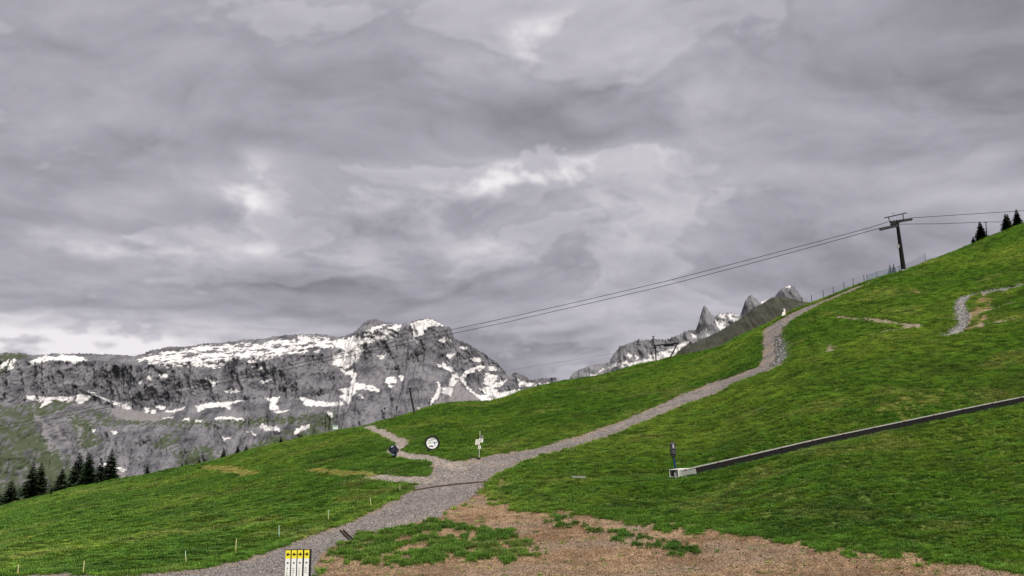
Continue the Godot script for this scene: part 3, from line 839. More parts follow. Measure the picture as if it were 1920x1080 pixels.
func rosette_mesh(s0: int, leaves: int, size: float) -> ArrayMesh:
	var g := RandomNumberGenerator.new()
	g.seed = s0
	var v := PackedVector3Array()
	var n := PackedVector3Array()
	var idx := PackedInt32Array()
	for k in leaves:
		var a := TAU * k / leaves + g.randf_range(-0.4, 0.4)
		var out := Vector3(cos(a), 0, sin(a))
		var side := Vector3(-out.z, 0, out.x)
		var l := size * g.randf_range(0.7, 1.2)
		var rise := g.randf_range(0.3, 0.9)
		var b := v.size()
		var mid := out * l * 0.45 + Vector3.UP * l * rise * 0.55
		var tip := out * l + Vector3.UP * l * rise * 0.5
		v.append_array(PackedVector3Array([Vector3(0, -0.03, 0), mid + side * l * 0.27 + Vector3.UP * 0.02, mid - side * l * 0.27 + Vector3.UP * 0.02, tip, mid - Vector3.UP * 0.02]))
		var nn := (Vector3.UP + out * (0.25 - rise * 0.5)).normalized()
		for q in 5:
			n.append(nn)
		idx.append_array(PackedInt32Array([b, b + 2, b + 4, b, b + 4, b + 1, b + 2, b + 3, b + 4, b + 4, b + 3, b + 1]))
	return arrays(v, PackedVector3Array(), PackedColorArray(), idx)


func stone_mesh(s0: int) -> ArrayMesh:
	var g := RandomNumberGenerator.new()
	g.seed = s0
	var s := st()
	var ring := []
	for j in 3:
		var row := []
		for i in 6:
			var a := TAU * (i + 0.5 * j) / 6.0
			var r: float = [0.46, 0.52, 0.26][j] * g.randf_range(0.8, 1.2)
			row.append(Vector3(cos(a) * r, [-0.25, 0.08, 0.34][j] * g.randf_range(0.85, 1.15), sin(a) * r * 0.85))
		ring.append(row)
	for j in 2:
		for i in 6:
			quad(s, ring[j][i], ring[j + 1][i], ring[j + 1][(i + 1) % 6], ring[j][(i + 1) % 6])
	for i in 6:
		var tri := [Vector3(0, 0.38, 0), ring[2][(i + 1) % 6], ring[2][i]]
		for p in tri:
			s.set_normal((Vector3.UP + p * 0.5).normalized())
			s.add_vertex(p)
	return s.commit()


func leaf_material(back: float, rough := 0.65) -> StandardMaterial3D:
	var m := StandardMaterial3D.new()
	m.vertex_color_use_as_albedo = true
	m.roughness = rough
	m.metallic_specular = 0.25
	m.backlight_enabled = true
	m.backlight = Color(back, back, back)
	m.cull_mode = BaseMaterial3D.CULL_DISABLED
	return m


func scatter(called: String, label: String, category: String, mesh: Mesh, m: Material, buf: PackedFloat32Array) -> void:
	var mm := MultiMesh.new()
	mm.transform_format = MultiMesh.TRANSFORM_3D
	mm.use_colors = true
	mm.mesh = mesh
	mm.instance_count = buf.size() / 16
	mm.buffer = buf
	var o := MultiMeshInstance3D.new()
	o.name = numbered(called)
	o.multimesh = mm
	o.material_override = m
	add_child(o)
	tag(o, label, category, "", "stuff")


func put(buf: PackedFloat32Array, at: Vector3, turn: float, w: float, h: float, c: Color) -> void:
	var cs := cos(turn) * w
	var sn := sin(turn) * w
	buf.append_array(PackedFloat32Array([cs, 0.0, sn, at.x, 0.0, h, 0.0, at.y, -sn, 0.0, cs, at.z, c.r, c.g, c.b, 1.0]))


func grow_meadow() -> void:
	var short_ := PackedFloat32Array()
	var tall := PackedFloat32Array()
	var broad := PackedFloat32Array()
	var flower := PackedFloat32Array()
	var clump := noise(51, 0.5, 2)
	var weeds := noise(52, 0.055, 3)
	var tuss := noise(54, 0.8, 2)
	var leaves := noise(53, 0.35, 2)
	rng.seed = 5
	var d := 44.0
	while d < 268.0:
		var step := 0.165 * pow(d / 70.0, 0.78)
		var umin := -0.60
		var umax := 0.60
		var x := umin * d
		while x < umax * d:
			x += step
			var xx := x + rng.randf_range(-0.5, 0.5) * step
			var dd := d + rng.randf_range(-0.5, 0.5) * step
			var o := kind_at(xx, dd)
			var k := gc[o]
			var cz := crest_z[clampi(int((xx / dd + 0.75) * 200.0), 0, 300)]
			if dd > cz + 14.0:
				continue
			if k != 0:
				if k == 1 or k >= 3:
					continue
				if rng.randf() > 0.014:
					continue
			var v := verge[o]
			var cl := clump.get_noise_2d(xx * 0.8, dd * 1.25)
			if pale[o] > 0.3 and rng.randf() < pale[o] * 0.25:
				continue
			if cl < -0.28 and rng.randf() < 0.5:
				continue
			var c := meadow_color(xx, dd, o)
			var f := 1.0 + 0.6 * rng.randf_range(-0.5, 0.5) + cl * 0.5
			c = Color(c.r * f * rng.randf_range(0.85, 1.18), c.g * f, c.b * f)
			var at := Vector3(xx, ground(xx, dd) - 0.01, -dd)
			var sz := step * 1.55
			var hgt := (0.065 + 0.085 * maxf(0.0, cl + 0.25)) * pow(d / 70.0, 0.35)
			hgt *= 1.0 - 0.5 * pale[o]
			var edge := k == 0 and v > 0.02 and v < 0.75
			var wd := weeds.get_noise_2d(xx, dd * 1.3)
			if (weedy[o] > 0.0 and rng.randf() < 0.5) or (edge and rng.randf() < 0.45):
				put(tall, at, rng.randf() * TAU, sz * 1.1, (0.16 + 0.16 * rng.randf()) * pow(d / 70.0, 0.2), Color(c.r * 0.78, c.g * 0.85, c.b * 0.9))
			elif k == 0 and pale[o] < 0.3 and tuss.get_noise_2d(xx * 0.6, dd * 1.5) > 0.22 and rng.randf() < 0.6:
				put(tall, at, rng.randf() * TAU, sz * 1.3, (0.17 + 0.14 * rng.randf()) * pow(d / 70.0, 0.45), Color(c.r * 0.55, c.g * 0.64, c.b * 0.75))
			elif wd > 0.10 and leaves.get_noise_2d(xx, dd) > 0.10 and rng.randf() < 0.4:
				put(broad, at, rng.randf() * TAU, 1.5 * step / 0.165, 1.3 * pow(d / 70.0, 0.4), Color(c.r * 0.85 + 0.03, c.g * 1.02 + 0.035, c.b + 0.025))
			else:
				put(short_, at, rng.randf() * TAU, sz, hgt, c)
			if rng.randf() < 0.004 and wd < 0.0:
				put(flower, at + Vector3(0, hgt * 0.8, 0), rng.randf() * TAU, 0.05, 0.05, Color(0.55, 0.42, 0.03))
		d += step
	print("tufts ", short_.size() / 16, " tall ", tall.size() / 16, " broad ", broad.size() / 16, " flowers ", flower.size() / 16)
	scatter("meadow_grass", "short bright green alpine grass covering the hillside", "grass", tuft_mesh(1, 15, 1.0, 0.5, 1.3, 0.08), leaf_material(0.85), short_)
	scatter("rank_grass", "taller dark green grass along the road edges and islands", "grass", tuft_mesh(2, 14, 1.0, 0.45, 0.75, 0.075), leaf_material(0.7), tall)
	scatter("broadleaf_weeds", "broad-leaved bright green weeds in patches of the meadow", "weeds", rosette_mesh(3, 7, 0.17), leaf_material(0.75, 0.5), broad)
	scatter("meadow_flowers", "tiny yellow flowers dotted over the meadow", "flowers", rosette_mesh(4, 5, 1.0), leaf_material(0.2), flower)


func strew_stones() -> void:
	var road := PackedFloat32Array()
	var rubble := PackedFloat32Array()
	var channel := PackedFloat32Array()
	var rip := PackedFloat32Array()
	rng.seed = 8
	for k in 500000:
		var d := 46.0 * pow(205.0 / 46.0, rng.randf())
		var x := rng.randf_range(-0.56, 0.56) * d
		var o := kind_at(x, d)
		if gc[o] == 0 or gc[o] == 5:
			continue
		var at := on_ground(x, d)
		var g := rng.randf_range(0.45, 1.5)
		var turn := rng.randf() * TAU
		if gc[o] == 1 or gc[o] == 3:
			var w := rng.randf_range(0.05, 0.11) * (1.0 + 1.2 * pow(rng.randf(), 6.0))
			put(road, at, turn, w, w * 0.6, Color(0.29 * g, 0.27 * g, 0.265 * g))
		elif gc[o] == 2:
			var w := rng.randf_range(0.04, 0.09) * (1.0 + 1.4 * pow(rng.randf(), 8.0))
			put(rubble, at, turn, w, w * 0.7, Color(0.33 * g, 0.255 * g, 0.185 * g))
	for k in 5000:
		var q := rng.randf() * (CHANNEL.size() - 1)
		var i := int(q)
		var x: float = lerpf(CHANNEL[i][0], CHANNEL[i + 1][0], q - i) + rng.randfn(0.0, 0.42)
		var d: float = lerpf(CHANNEL[i][1], CHANNEL[i + 1][1], q - i) + rng.randfn(0.0, 0.42)
		var w := rng.randf_range(0.12, 0.34)
		var g := rng.randf_range(0.75, 1.35)
		put(channel, on_ground(x, d, 0.03), rng.randf() * TAU, w, w * 0.7, Color(0.36 * g, 0.355 * g, 0.35 * g))
	for k in 700:
		var q := pow(rng.randf(), 0.8) * (RIPRAP.size() - 1)
		var i := int(q)
		var x: float = lerpf(RIPRAP[i][0], RIPRAP[i + 1][0], q - i) + rng.randfn(0.0, 0.55)
		var d: float = lerpf(RIPRAP[i][1], RIPRAP[i + 1][1], q - i) + rng.randfn(0.0, 0.6)
		var w := rng.randf_range(0.2, 0.55)
		var g := rng.randf_range(0.75, 1.35)
		put(rip, on_ground(x, d, 0.02), rng.randf() * TAU, w, w * 0.75, Color(0.30 * g, 0.30 * g, 0.30 * g))
	for k in 260:
		var q := rng.randf() * 5.0
		var i := int(q)
		var x: float = lerpf(ROAD_UPPER_R[i][0], ROAD_UPPER_R[i + 1][0], q - i) + rng.randfn(0.0, 0.35)
		var d: float = lerpf(ROAD_UPPER_R[i][1], ROAD_UPPER_R[i + 1][1], q - i) + rng.randfn(0.0, 0.35)
		var w := rng.randf_range(0.15, 0.45)
		var g := rng.randf_range(0.75, 1.35)
		put(rip, on_ground(x, d, 0.02), rng.randf() * TAU, w, w * 0.75, Color(0.31 * g, 0.305 * g, 0.30 * g))
	var m := vertex_material(0.9, null, 1.0)
	scatter("road_gravel", "loose grey gravel lying on the road and the footpath", "gravel", stone_mesh(1), m, road)
	scatter("dirt_rubble", "small brown stones scattered over the bare earth", "rubble", stone_mesh(2), m, rubble)
	scatter("channel_stones", "grey boulders packed in the drainage channel on the right slope", "stones", stone_mesh(3), m, channel)
	scatter("roadside_boulders", "pile of grey boulders along the outer bend of the road", "boulders", stone_mesh(4), m, rip)


func spruce(s0: int) -> Array:            # [trunk, crown] of a spruce one metre tall
	var g := RandomNumberGenerator.new()
	g.seed = s0
	var t := st()
	tube(t, Vector3(0, -0.04, 0), Vector3(0, 0.5, 0), 0.017, 0.010, 7)
	tube(t, Vector3(0, 0.5, 0), Vector3(0, 0.985, 0), 0.010, 0.002, 6)
	var v := PackedVector3Array()
	var n := PackedVector3Array()
	var c := PackedColorArray()
	var idx := PackedInt32Array()
	var tiers := 24
	for k in tiers:
		var f := (k + 0.3) / tiers
		var y := 0.05 + 0.93 * pow(f, 0.95)
		var reach := (0.235 * pow(1.0 - f, 1.0) + 0.008) * g.randf_range(0.82, 1.12)
		var arms := 9 if f < 0.7 else 6
		var a0 := g.randf() * TAU
		for q in arms:
			if g.randf() < 0.10:
				continue
			var a := a0 + TAU * q / arms + g.randf_range(-0.3, 0.3)
			var out := Vector3(cos(a), 0, sin(a))
			var side := Vector3(-out.z, 0, out.x)
			var l := reach * g.randf_range(0.6, 1.2)
			var drop := l * g.randf_range(0.25, 0.55) * (1.0 - 0.8 * f)
			var from := Vector3(0, y + g.randf_range(-0.012, 0.012), 0)
			var tint := g.randf_range(0.7, 1.3)
			for m in 6:            # needled twigs hang to both sides of the bough
				var e := (m + 0.6) / 6.0
				var at := from + out * l * e - Vector3.UP * drop * e * e + Vector3.UP * l * 0.12 * e
				var w := (0.010 + (0.022 + 0.045 * (1.0 - e)) * (reach / 0.235)) * g.randf_range(0.7, 1.3)
				for sd in [-1.0, 1.0]:
					var b := v.size()
					var tip: Vector3 = at + side * sd * w * 1.3 + out * w * 0.9 - Vector3.UP * w * g.randf_range(0.3, 1.1)
					v.append_array(PackedVector3Array([at - out * w * 0.55, at + out * w * 0.55 + Vector3.UP * 0.004, tip]))
					var nn: Vector3 = (Vector3.UP * 0.8 + out * 0.5 + side * sd * 0.4).normalized()
					for z in 3:
						n.append(nn)
						c.append(Color(0.020 * tint, 0.036 * tint, 0.017 * tint))
					idx.append_array(PackedInt32Array([b, b + 1, b + 2] if sd > 0 else [b, b + 2, b + 1]))
			var b2 := v.size()     # the bough's own end
			var end := from + out * l * 1.05 - Vector3.UP * drop * 1.0 + Vector3.UP * l * 0.12
			v.append_array(PackedVector3Array([from + side * 0.010, from - side * 0.010, end]))
			for z in 3:
				n.append((Vector3.UP + out * 0.4).normalized())
				c.append(Color(0.018 * tint, 0.032 * tint, 0.015 * tint))
			idx.append_array(PackedInt32Array([b2, b2 + 2, b2 + 1]))
	return [t.commit(), arrays(v, PackedVector3Array(), c, idx)]


func plant_trees() -> void:
	var kinds := []
	for k in 5:
		kinds.append(spruce(100 + k))
	var bark := plain(lin(0.07, 0.05, 0.04), 0.9)
	var needles := leaf_material(0.12, 0.7)
	# x, d, height, width against height, kind, label
	var list := [
		[-110.7, 222.0, 5.2, 1.5, 0, "broad low spruce nearest the left edge of the picture"],
		[-102.2, 213.5, 7.4, 0.95, 1, "tall spruce, front one of the twin-topped pair at the left"],
		[-101.2, 215.0, 7.0, 0.9, 2, "slightly shorter spruce, rear one of the twin-topped pair at the left"],
		[-94.5, 206.0, 2.0, 0.6, 3, "tiny thin spruce alone between the left twin spruces and the main clump"],
		[-99.3, 221.0, 4.9, 1.15, 4, "squat spruce at the left end of the main clump"],
		[-95.6, 220.5, 7.2, 1.05, 0, "tallest broad spruce in the middle of the left clump"],
		[-93.0, 219.0, 7.0, 0.85, 1, "narrow spruce just right of the tallest one in the left clump"],
		[-91.5, 216.5, 6.4, 1.0, 2, "spreading spruce in the left clump with boughs reaching right"],
		[-89.0, 216.5, 5.3, 0.8, 3, "slim spruce second from the right end of the left clump"],
		[-87.5, 218.0, 6.6, 0.95, 4, "pointed spruce at the right end of the left clump"],
		[-112.8, 219.0, 6.8, 0.8, 3, "spruce cut off by the left edge of the picture"],
		[-78.4, 215.0, 2.4, 0.7, 1, "lone small spruce on the crest right of the left clump"],
		[-69.2, 209.5, 0.9, 0.9, 2, "knee-high spruce sapling on the crest above the wheel ruts"],
		[-65.4, 209.0, 1.2, 0.9, 3, "low spruce sapling on the crest left of the small dark spruce"],
		[-60.0, 207.5, 2.2, 0.95, 0, "small dark spruce on the crest in the left half of the meadow"],
		[-56.7, 206.0, 1.9, 0.9, 4, "left one of two little spruces close together on the crest"],
		[-54.6, 204.5, 1.7, 0.9, 1, "right one of two little spruces close together on the crest"],
		[-44.6, 192.0, 1.5, 0.8, 2, "last little spruce on the crest before the white board"],
		[114.3, 236.8, 1.9, 1.0, 3, "short spruce left of the biggest spruce at the upper right"],
		[118.9, 242.0, 4.9, 1.05, 0, "biggest full spruce on the upper right crest below the ropes"],
		[128.1, 247.0, 4.5, 0.9, 1, "left spruce of the close pair near the upper right corner"],
		[129.2, 248.0, 4.2, 0.9, 2, "rear spruce leaning against the pair near the upper right corner"],
		[132.2, 249.0, 4.6, 0.95, 4, "spruce nearest the right edge of the picture"],
		[83.2, 211.5, 2.3, 0.75, 1, "left of two young spruces at the foot of the lift pylon"],
		[84.3, 212.2, 2.2, 0.75, 3, "right of two young spruces at the foot of the lift pylon"]]
	for q in list:
		var t := thing("spruce_tree", q[5], "tree", on_ground(q[0], q[1]), "spruces on the crest")
		t.rotation.y = fmod(q[0] * 7.3, TAU)
		t.scale = Vector3(q[2] * q[3] * 1.75, q[2] * 1.08, q[2] * q[3] * 1.75)
		part("trunk", kinds[q[4]][0], bark, t)
		part("crown", kinds[q[4]][1], needles, t)


# ---------------------------------------------------------------- lift gear
func build_pylon() -> void:
	var steel := plain(lin(0.012, 0.012, 0.013), 0.95, 0.0, 0.6)
	var grey := plain(lin(0.014, 0.013, 0.014), 0.95, 0.0, 0.6)
	var dark := plain(lin(0.03, 0.03, 0.033), 0.6, 0.2)
	var foot := on_ground(86.2, 211.5, -0.2)
	var t := thing("lift_pylon", "dark steel chairlift pylon with cross arm on the right crest", "pylon", foot)
	var top := Vector3(85.55, 63.0, -211.5) - foot
	var s := st()
	tube(s, Vector3.ZERO, top * 0.5, 0.52, 0.43, 14)
	tube(s, top * 0.5, top, 0.43, 0.34, 14)
	part("mast", s, grey, t)
	s = st()
	box(s, Vector3(0, 0.15, 0), Vector3(1.6, 0.7, 1.6))
	part("footing", s, plain(lin(0.3, 0.29, 0.28), 0.9), t)
	var a0 := Vector3(84.50, 63.30, -213.0) - foot
	var a1 := Vector3(89.69, 64.11, -213.0) - foot
	var b0 := Vector3(80.71, 60.78, -209.5) - foot
	var b1 := Vector3(84.90, 61.72, -209.5) - foot
	s = st()
	var am := (a0 + a1) / 2.0 - Vector3(0.4, 0.45, 0)
	var bm := (b0 + b1) / 2.0 + Vector3(0.6, 0.35, 0)
	tube(s, am, bm, 0.24, 0.24, 10)
	tube(s, top - Vector3(0, 0.9, 0), (am + bm) / 2.0 + Vector3(0, 0.15, 0), 0.40, 0.34, 10)
	part("cross_arm", s, steel, t)
	for e in [[a0, a1], [b0, b1]]:
		var sb := st()
		var dir: Vector3 = (e[1] - e[0]).normalized()
		var mid: Vector3 = (e[0] + e[1]) / 2.0 - Vector3(0, 0.35, 0)
		var bs := Basis(dir, Vector3.UP, dir.cross(Vector3.UP).normalized()).orthonormalized()
		box(sb, mid, Vector3((e[1] - e[0]).length() * 0.92, 0.34, 0.24), bs)
		var train := part("sheave_train", sb, dark, t)
		for k in 8:
			var w := st()
			var p: Vector3 = e[0].lerp(e[1], (k + 0.5) / 8.0) - Vector3(0, 0.24, 0)
			tube(w, p - bs.z * 0.07, p + bs.z * 0.09, 0.31, 0.31, 14)
			part("sheave", w, dark, train)
	var g0 := Vector3(83.03, 63.90, -212.0) - foot
	var g1 := Vector3(88.06, 65.07, -212.0) - foot
	s = st()
	tube(s, g0, g1, 0.12, 0.12, 8)
	var gantry := part("work_gantry", s, dark, t)
	for e in [[0.17, Vector3(84.2, 62.6, -212.0)], [0.83, Vector3(87.3, 63.3, -212.0)]]:
		var u := st()
		tube(u, g0.lerp(g1, e[0]), e[1] - foot, 0.09, 0.09, 8)
		part("upright", u, dark, gantry)
	for k in 5:
		s = st()
		tube(s, g0.lerp(g1, 0.2 + 0.15 * k) - Vector3(0, 0.1, 0), g0.lerp(g1, 0.28 + 0.13 * k) - Vector3(0, 1.0, 0), 0.025, 0.025, 5)
		part("brace", s, grey, gantry)
	s = st()
	tube(s, g0.lerp(g1, 0.40) + Vector3(-0.35, 0.55, 0), g0.lerp(g1, 0.40) + Vector3(0.25, 0.62, 0), 0.03, 0.03, 5)
	tube(s, g0.lerp(g1, 0.40) + Vector3(0, 0.55, 0), g0.lerp(g1, 0.40), 0.025, 0.025, 5)
	part("wind_gauge", s, dark, t)
	s = st()
	for k in 30:
		var f := 0.06 + 0.03 * k
		box(s, top * f + Vector3(-0.30, 0, 0.42), Vector3(0.36, 0.035, 0.035))
	for q in [-0.47, -0.13]:
		tube(s, Vector3(q, 0.6, 0.44), top * 0.95 + Vector3(q, 0, 0.40), 0.025, 0.025, 5)
	part("ladder", s, grey, t)
	s = st()
	box(s, top * 0.5 + Vector3(-0.55, 0, 0.25), Vector3(0.5, 0.75, 0.25))
	part("junction_box", s, plain(lin(0.35, 0.33, 0.32), 0.6), t)
	# ropes: each runs from far down the valley over the pylon and on over the crest
	var rope := plain(lin(0.015, 0.015, 0.017), 0.7)
	var far := [[-183.02, 18.40, -310.31], [-154.91, 22.78, -300.01], [-114.88, 28.84, -285.34], [-78.26, 34.54, -271.92], [-49.15, 38.98, -261.25], [-22.02, 43.40, -251.31], [-1.34, 46.60, -243.74], [18.26, 49.90, -236.55], [36.88, 53.16, -229.73], [54.61, 56.77, -223.24], [69.29, 59.78, -217.86], [80.0, 62.1, -214.2], [84.50, 63.36, -213.0], [89.69, 64.17, -213.0], [100.5, 66.5, -219.5], [128.31, 72.87, -238.0], [162.05, 81.44, -262.0]]
	var near := [[-179.65, 17.05, -304.81], [-152.06, 21.38, -294.70], [-112.77, 27.38, -280.31], [-76.83, 33.02, -267.14], [-48.25, 37.42, -256.66], [-21.62, 41.65, -246.91], [-1.31, 44.82, -239.47], [17.93, 48.09, -232.42], [36.21, 51.31, -225.72], [53.61, 54.88, -219.34], [68.03, 57.98, -214.06], [80.71, 60.84, -209.5], [84.90, 61.78, -209.5], [104.0, 67.1, -229.0], [128.39, 75.2, -257.5], [137.11, 77.49, -266.0]]
	for e in [[far, "upper haul rope of the chairlift, ending high at the right edge"], [near, "lower haul rope of the chairlift, running behind the right-hand spruces"]]:
		var pts := []
		for p in e[0]:
			pts.append(Vector3(p[0], p[1], p[2]))
		s = st()
		sweep(s, pts, 0.062, 6)
		tag(part("haul_rope", s, rope, self), e[1], "cable", "chairlift ropes")
	var q0 := on_ground(128.3, 258.0, -0.2)
	t = thing("lift_pylon", "small distant pylon tip behind the biggest spruce at upper right", "pylon", q0)
	s = st()
	tube(s, Vector3.ZERO, Vector3(128.39, 75.3, -258.0) - q0, 0.16, 0.10, 8)
	part("mast", s, steel, t)
	s = st()
	box(s, Vector3(128.39, 75.25, -258.0) - q0, Vector3(0.9, 0.16, 0.3))
	part("cross_arm", s, dark, t)


func build_drag_lift() -> void:
	var dark := plain(lin(0.02, 0.02, 0.023), 0.6, 0.2)
	var foot := on_ground(30.79, 209.0, -0.1)
	var t := thing("drag_lift_portal", "black steel drag lift portal with slanted leg on the crest", "lift frame", foot)
	var l := Vector3(30.67, 34.75, -209.0) - foot
	var r := Vector3(34.85, 34.75, -205.5) - foot
	var rb := on_ground(32.84, 205.2, -0.1) - foot
	var s := st()
	tube(s, Vector3.ZERO, l, 0.14, 0.13, 8)
	part("leg", s, dark, t)
	s = st()
	tube(s, rb, r, 0.15, 0.14, 8)
	part("leg", s, dark, t).set_meta("label", "slanted right leg")
	s = st()
	var dir := (r - l).normalized()
	var bs := Basis(dir, Vector3.UP, dir.cross(Vector3.UP).normalized()).orthonormalized()
	box(s, (l + r) / 2.0 + Vector3(0, 0.06, 0), Vector3((r - l).length() + 0.5, 0.24, 0.22), bs)
	part("beam", s, dark, t)
	s = st()
	box(s, l.lerp(r, 0.62) - Vector3(0, 0.24, 0), Vector3(2.3, 0.34, 0.5), bs)
	part("carriage", s, dark, t)
	s = st()
	box(s, l + Vector3(-0.1, -0.35, 0), Vector3(1.0, 0.14, 0.4), bs)
	part("rope_guide", s, dark, t)
	var p0 := on_ground(30.2, 209.3, -0.1)
	t = thing("signal_pole", "thin pole with three black round signals beside the drag lift portal", "signal", p0)
	var hi := Vector3(30.33, 36.9, -209.3) - p0
	s = st()
	tube(s, Vector3.ZERO, hi, 0.045, 0.035, 6)
	part("pole", s, dark, t)
	for k in 3:
		s = st()
		var c := hi - Vector3(0.0, 0.15 + 0.52 * k, -0.05)
		tube(s, c, c + Vector3(0, 0, 0.08), 0.2, 0.2, 14)
		part("signal_disc", s, dark, t)
	# T-bar mast on the crest and its rope
	var m0 := on_ground(-18.12, 184.4, -0.15)
	t = thing("drag_lift_mast", "leaning dark drag lift mast on the crest left of centre", "mast", m0)
	var m1 := Vector3(-19.19, 23.3, -184.4) - m0
	s = st()
	tube(s, Vector3.ZERO, m1, 0.20, 0.16, 10)
	part("mast", s, dark, t)
	s = st()
	box(s, m1 + Vector3(0.05, 0.05, 0), Vector3(0.85, 0.16, 0.3))
	part("cross_arm", s, dark, t)
	s = st()
	sweep(s, [Vector3(-19.1, 23.35, -184.5), Vector3(-10.0, 25.5, -190.2), Vector3(-0.53, 28.05, -196.0), Vector3(14.39, 31.2, -202.6), Vector3(30.6, 34.6, -209.0)], 0.022, 5)
	tag(part("drag_lift_rope", s, plain(lin(0.08, 0.08, 0.085), 0.6), self), "thin drag lift rope from the leaning mast to the black frame", "cable")
	var p1 := on_ground(-17.38, 184.2, -0.1)
	t = thing("slim_pole", "slim grey pole with a white box just right of the leaning mast", "pole", p1)
	s = st()
	tube(s, Vector3.ZERO, Vector3(-0.1, 3.7, 0), 0.07, 0.06, 6)
	part("pole", s, plain(lin(0.09, 0.09, 0.10), 0.6), t)
	s = st()
	box(s, Vector3(0, 1.1, 0.15), Vector3(0.3, 0.45, 0.2))
	part("meter_box", s, plain(lin(0.6, 0.6, 0.6), 0.6), t)
	var p2 := on_ground(-17.9, 184.9, -0.1)
	t = thing("slim_pole", "very thin grey pole between the leaning mast and the pole with white box", "pole", p2)
	s = st()
	tube(s, Vector3.ZERO, Vector3(-0.35, 3.6, 0), 0.04, 0.03, 6)
	tube(s, Vector3(-0.35, 3.55, 0), Vector3(-0.35, 3.75, 0), 0.06, 0.06, 6)
	part("pole", s, plain(lin(0.10, 0.10, 0.11), 0.6), t)
	for e in [[-23.0, 188.4, 1.75, "short dark post on the crest left of the leaning mast"], [-24.05, 187.0, 2.55, "grey post with small dark head left of the short dark post"]]:
		var p := on_ground(e[0], e[1], -0.1)
		t = thing("crest_post", e[3], "post", p)
		s = st()
		tube(s, Vector3.ZERO, Vector3(0, e[2], 0), 0.06, 0.05, 6)
		part("post", s, plain(lin(0.06, 0.055, 0.05), 0.8), t)
		if e[2] > 2.0:
			s = st()
			box(s, Vector3(0, e[2] - 0.1, 0.02), Vector3(0.28, 0.4, 0.2))
			part("head", s, dark, t)
	var b0 := on_ground(-33.3, 187.2, -0.05)
	t = thing("notice_board", "small white board with green stripe on the left crest", "sign", b0)
	for q in [-0.4, 0.4]:
		s = st()
		tube(s, Vector3(q, 0, 0), Vector3(q, 1.15, 0), 0.04, 0.04, 6)
		part("post", s, plain(lin(0.16, 0.12, 0.09), 0.8), t)
	s = st()
	box(s, Vector3(0, 0.85, 0.07), Vector3(1.0, 0.75, 0.05))
	part("panel", s, plain(lin(0.55, 0.60, 0.60), 0.5), t)
	s = st()
	box(s, Vector3(0, 1.1, 0.105), Vector3(0.9, 0.16, 0.015))
	part("stripe", s, plain(lin(0.05, 0.22, 0.16), 0.5), t)


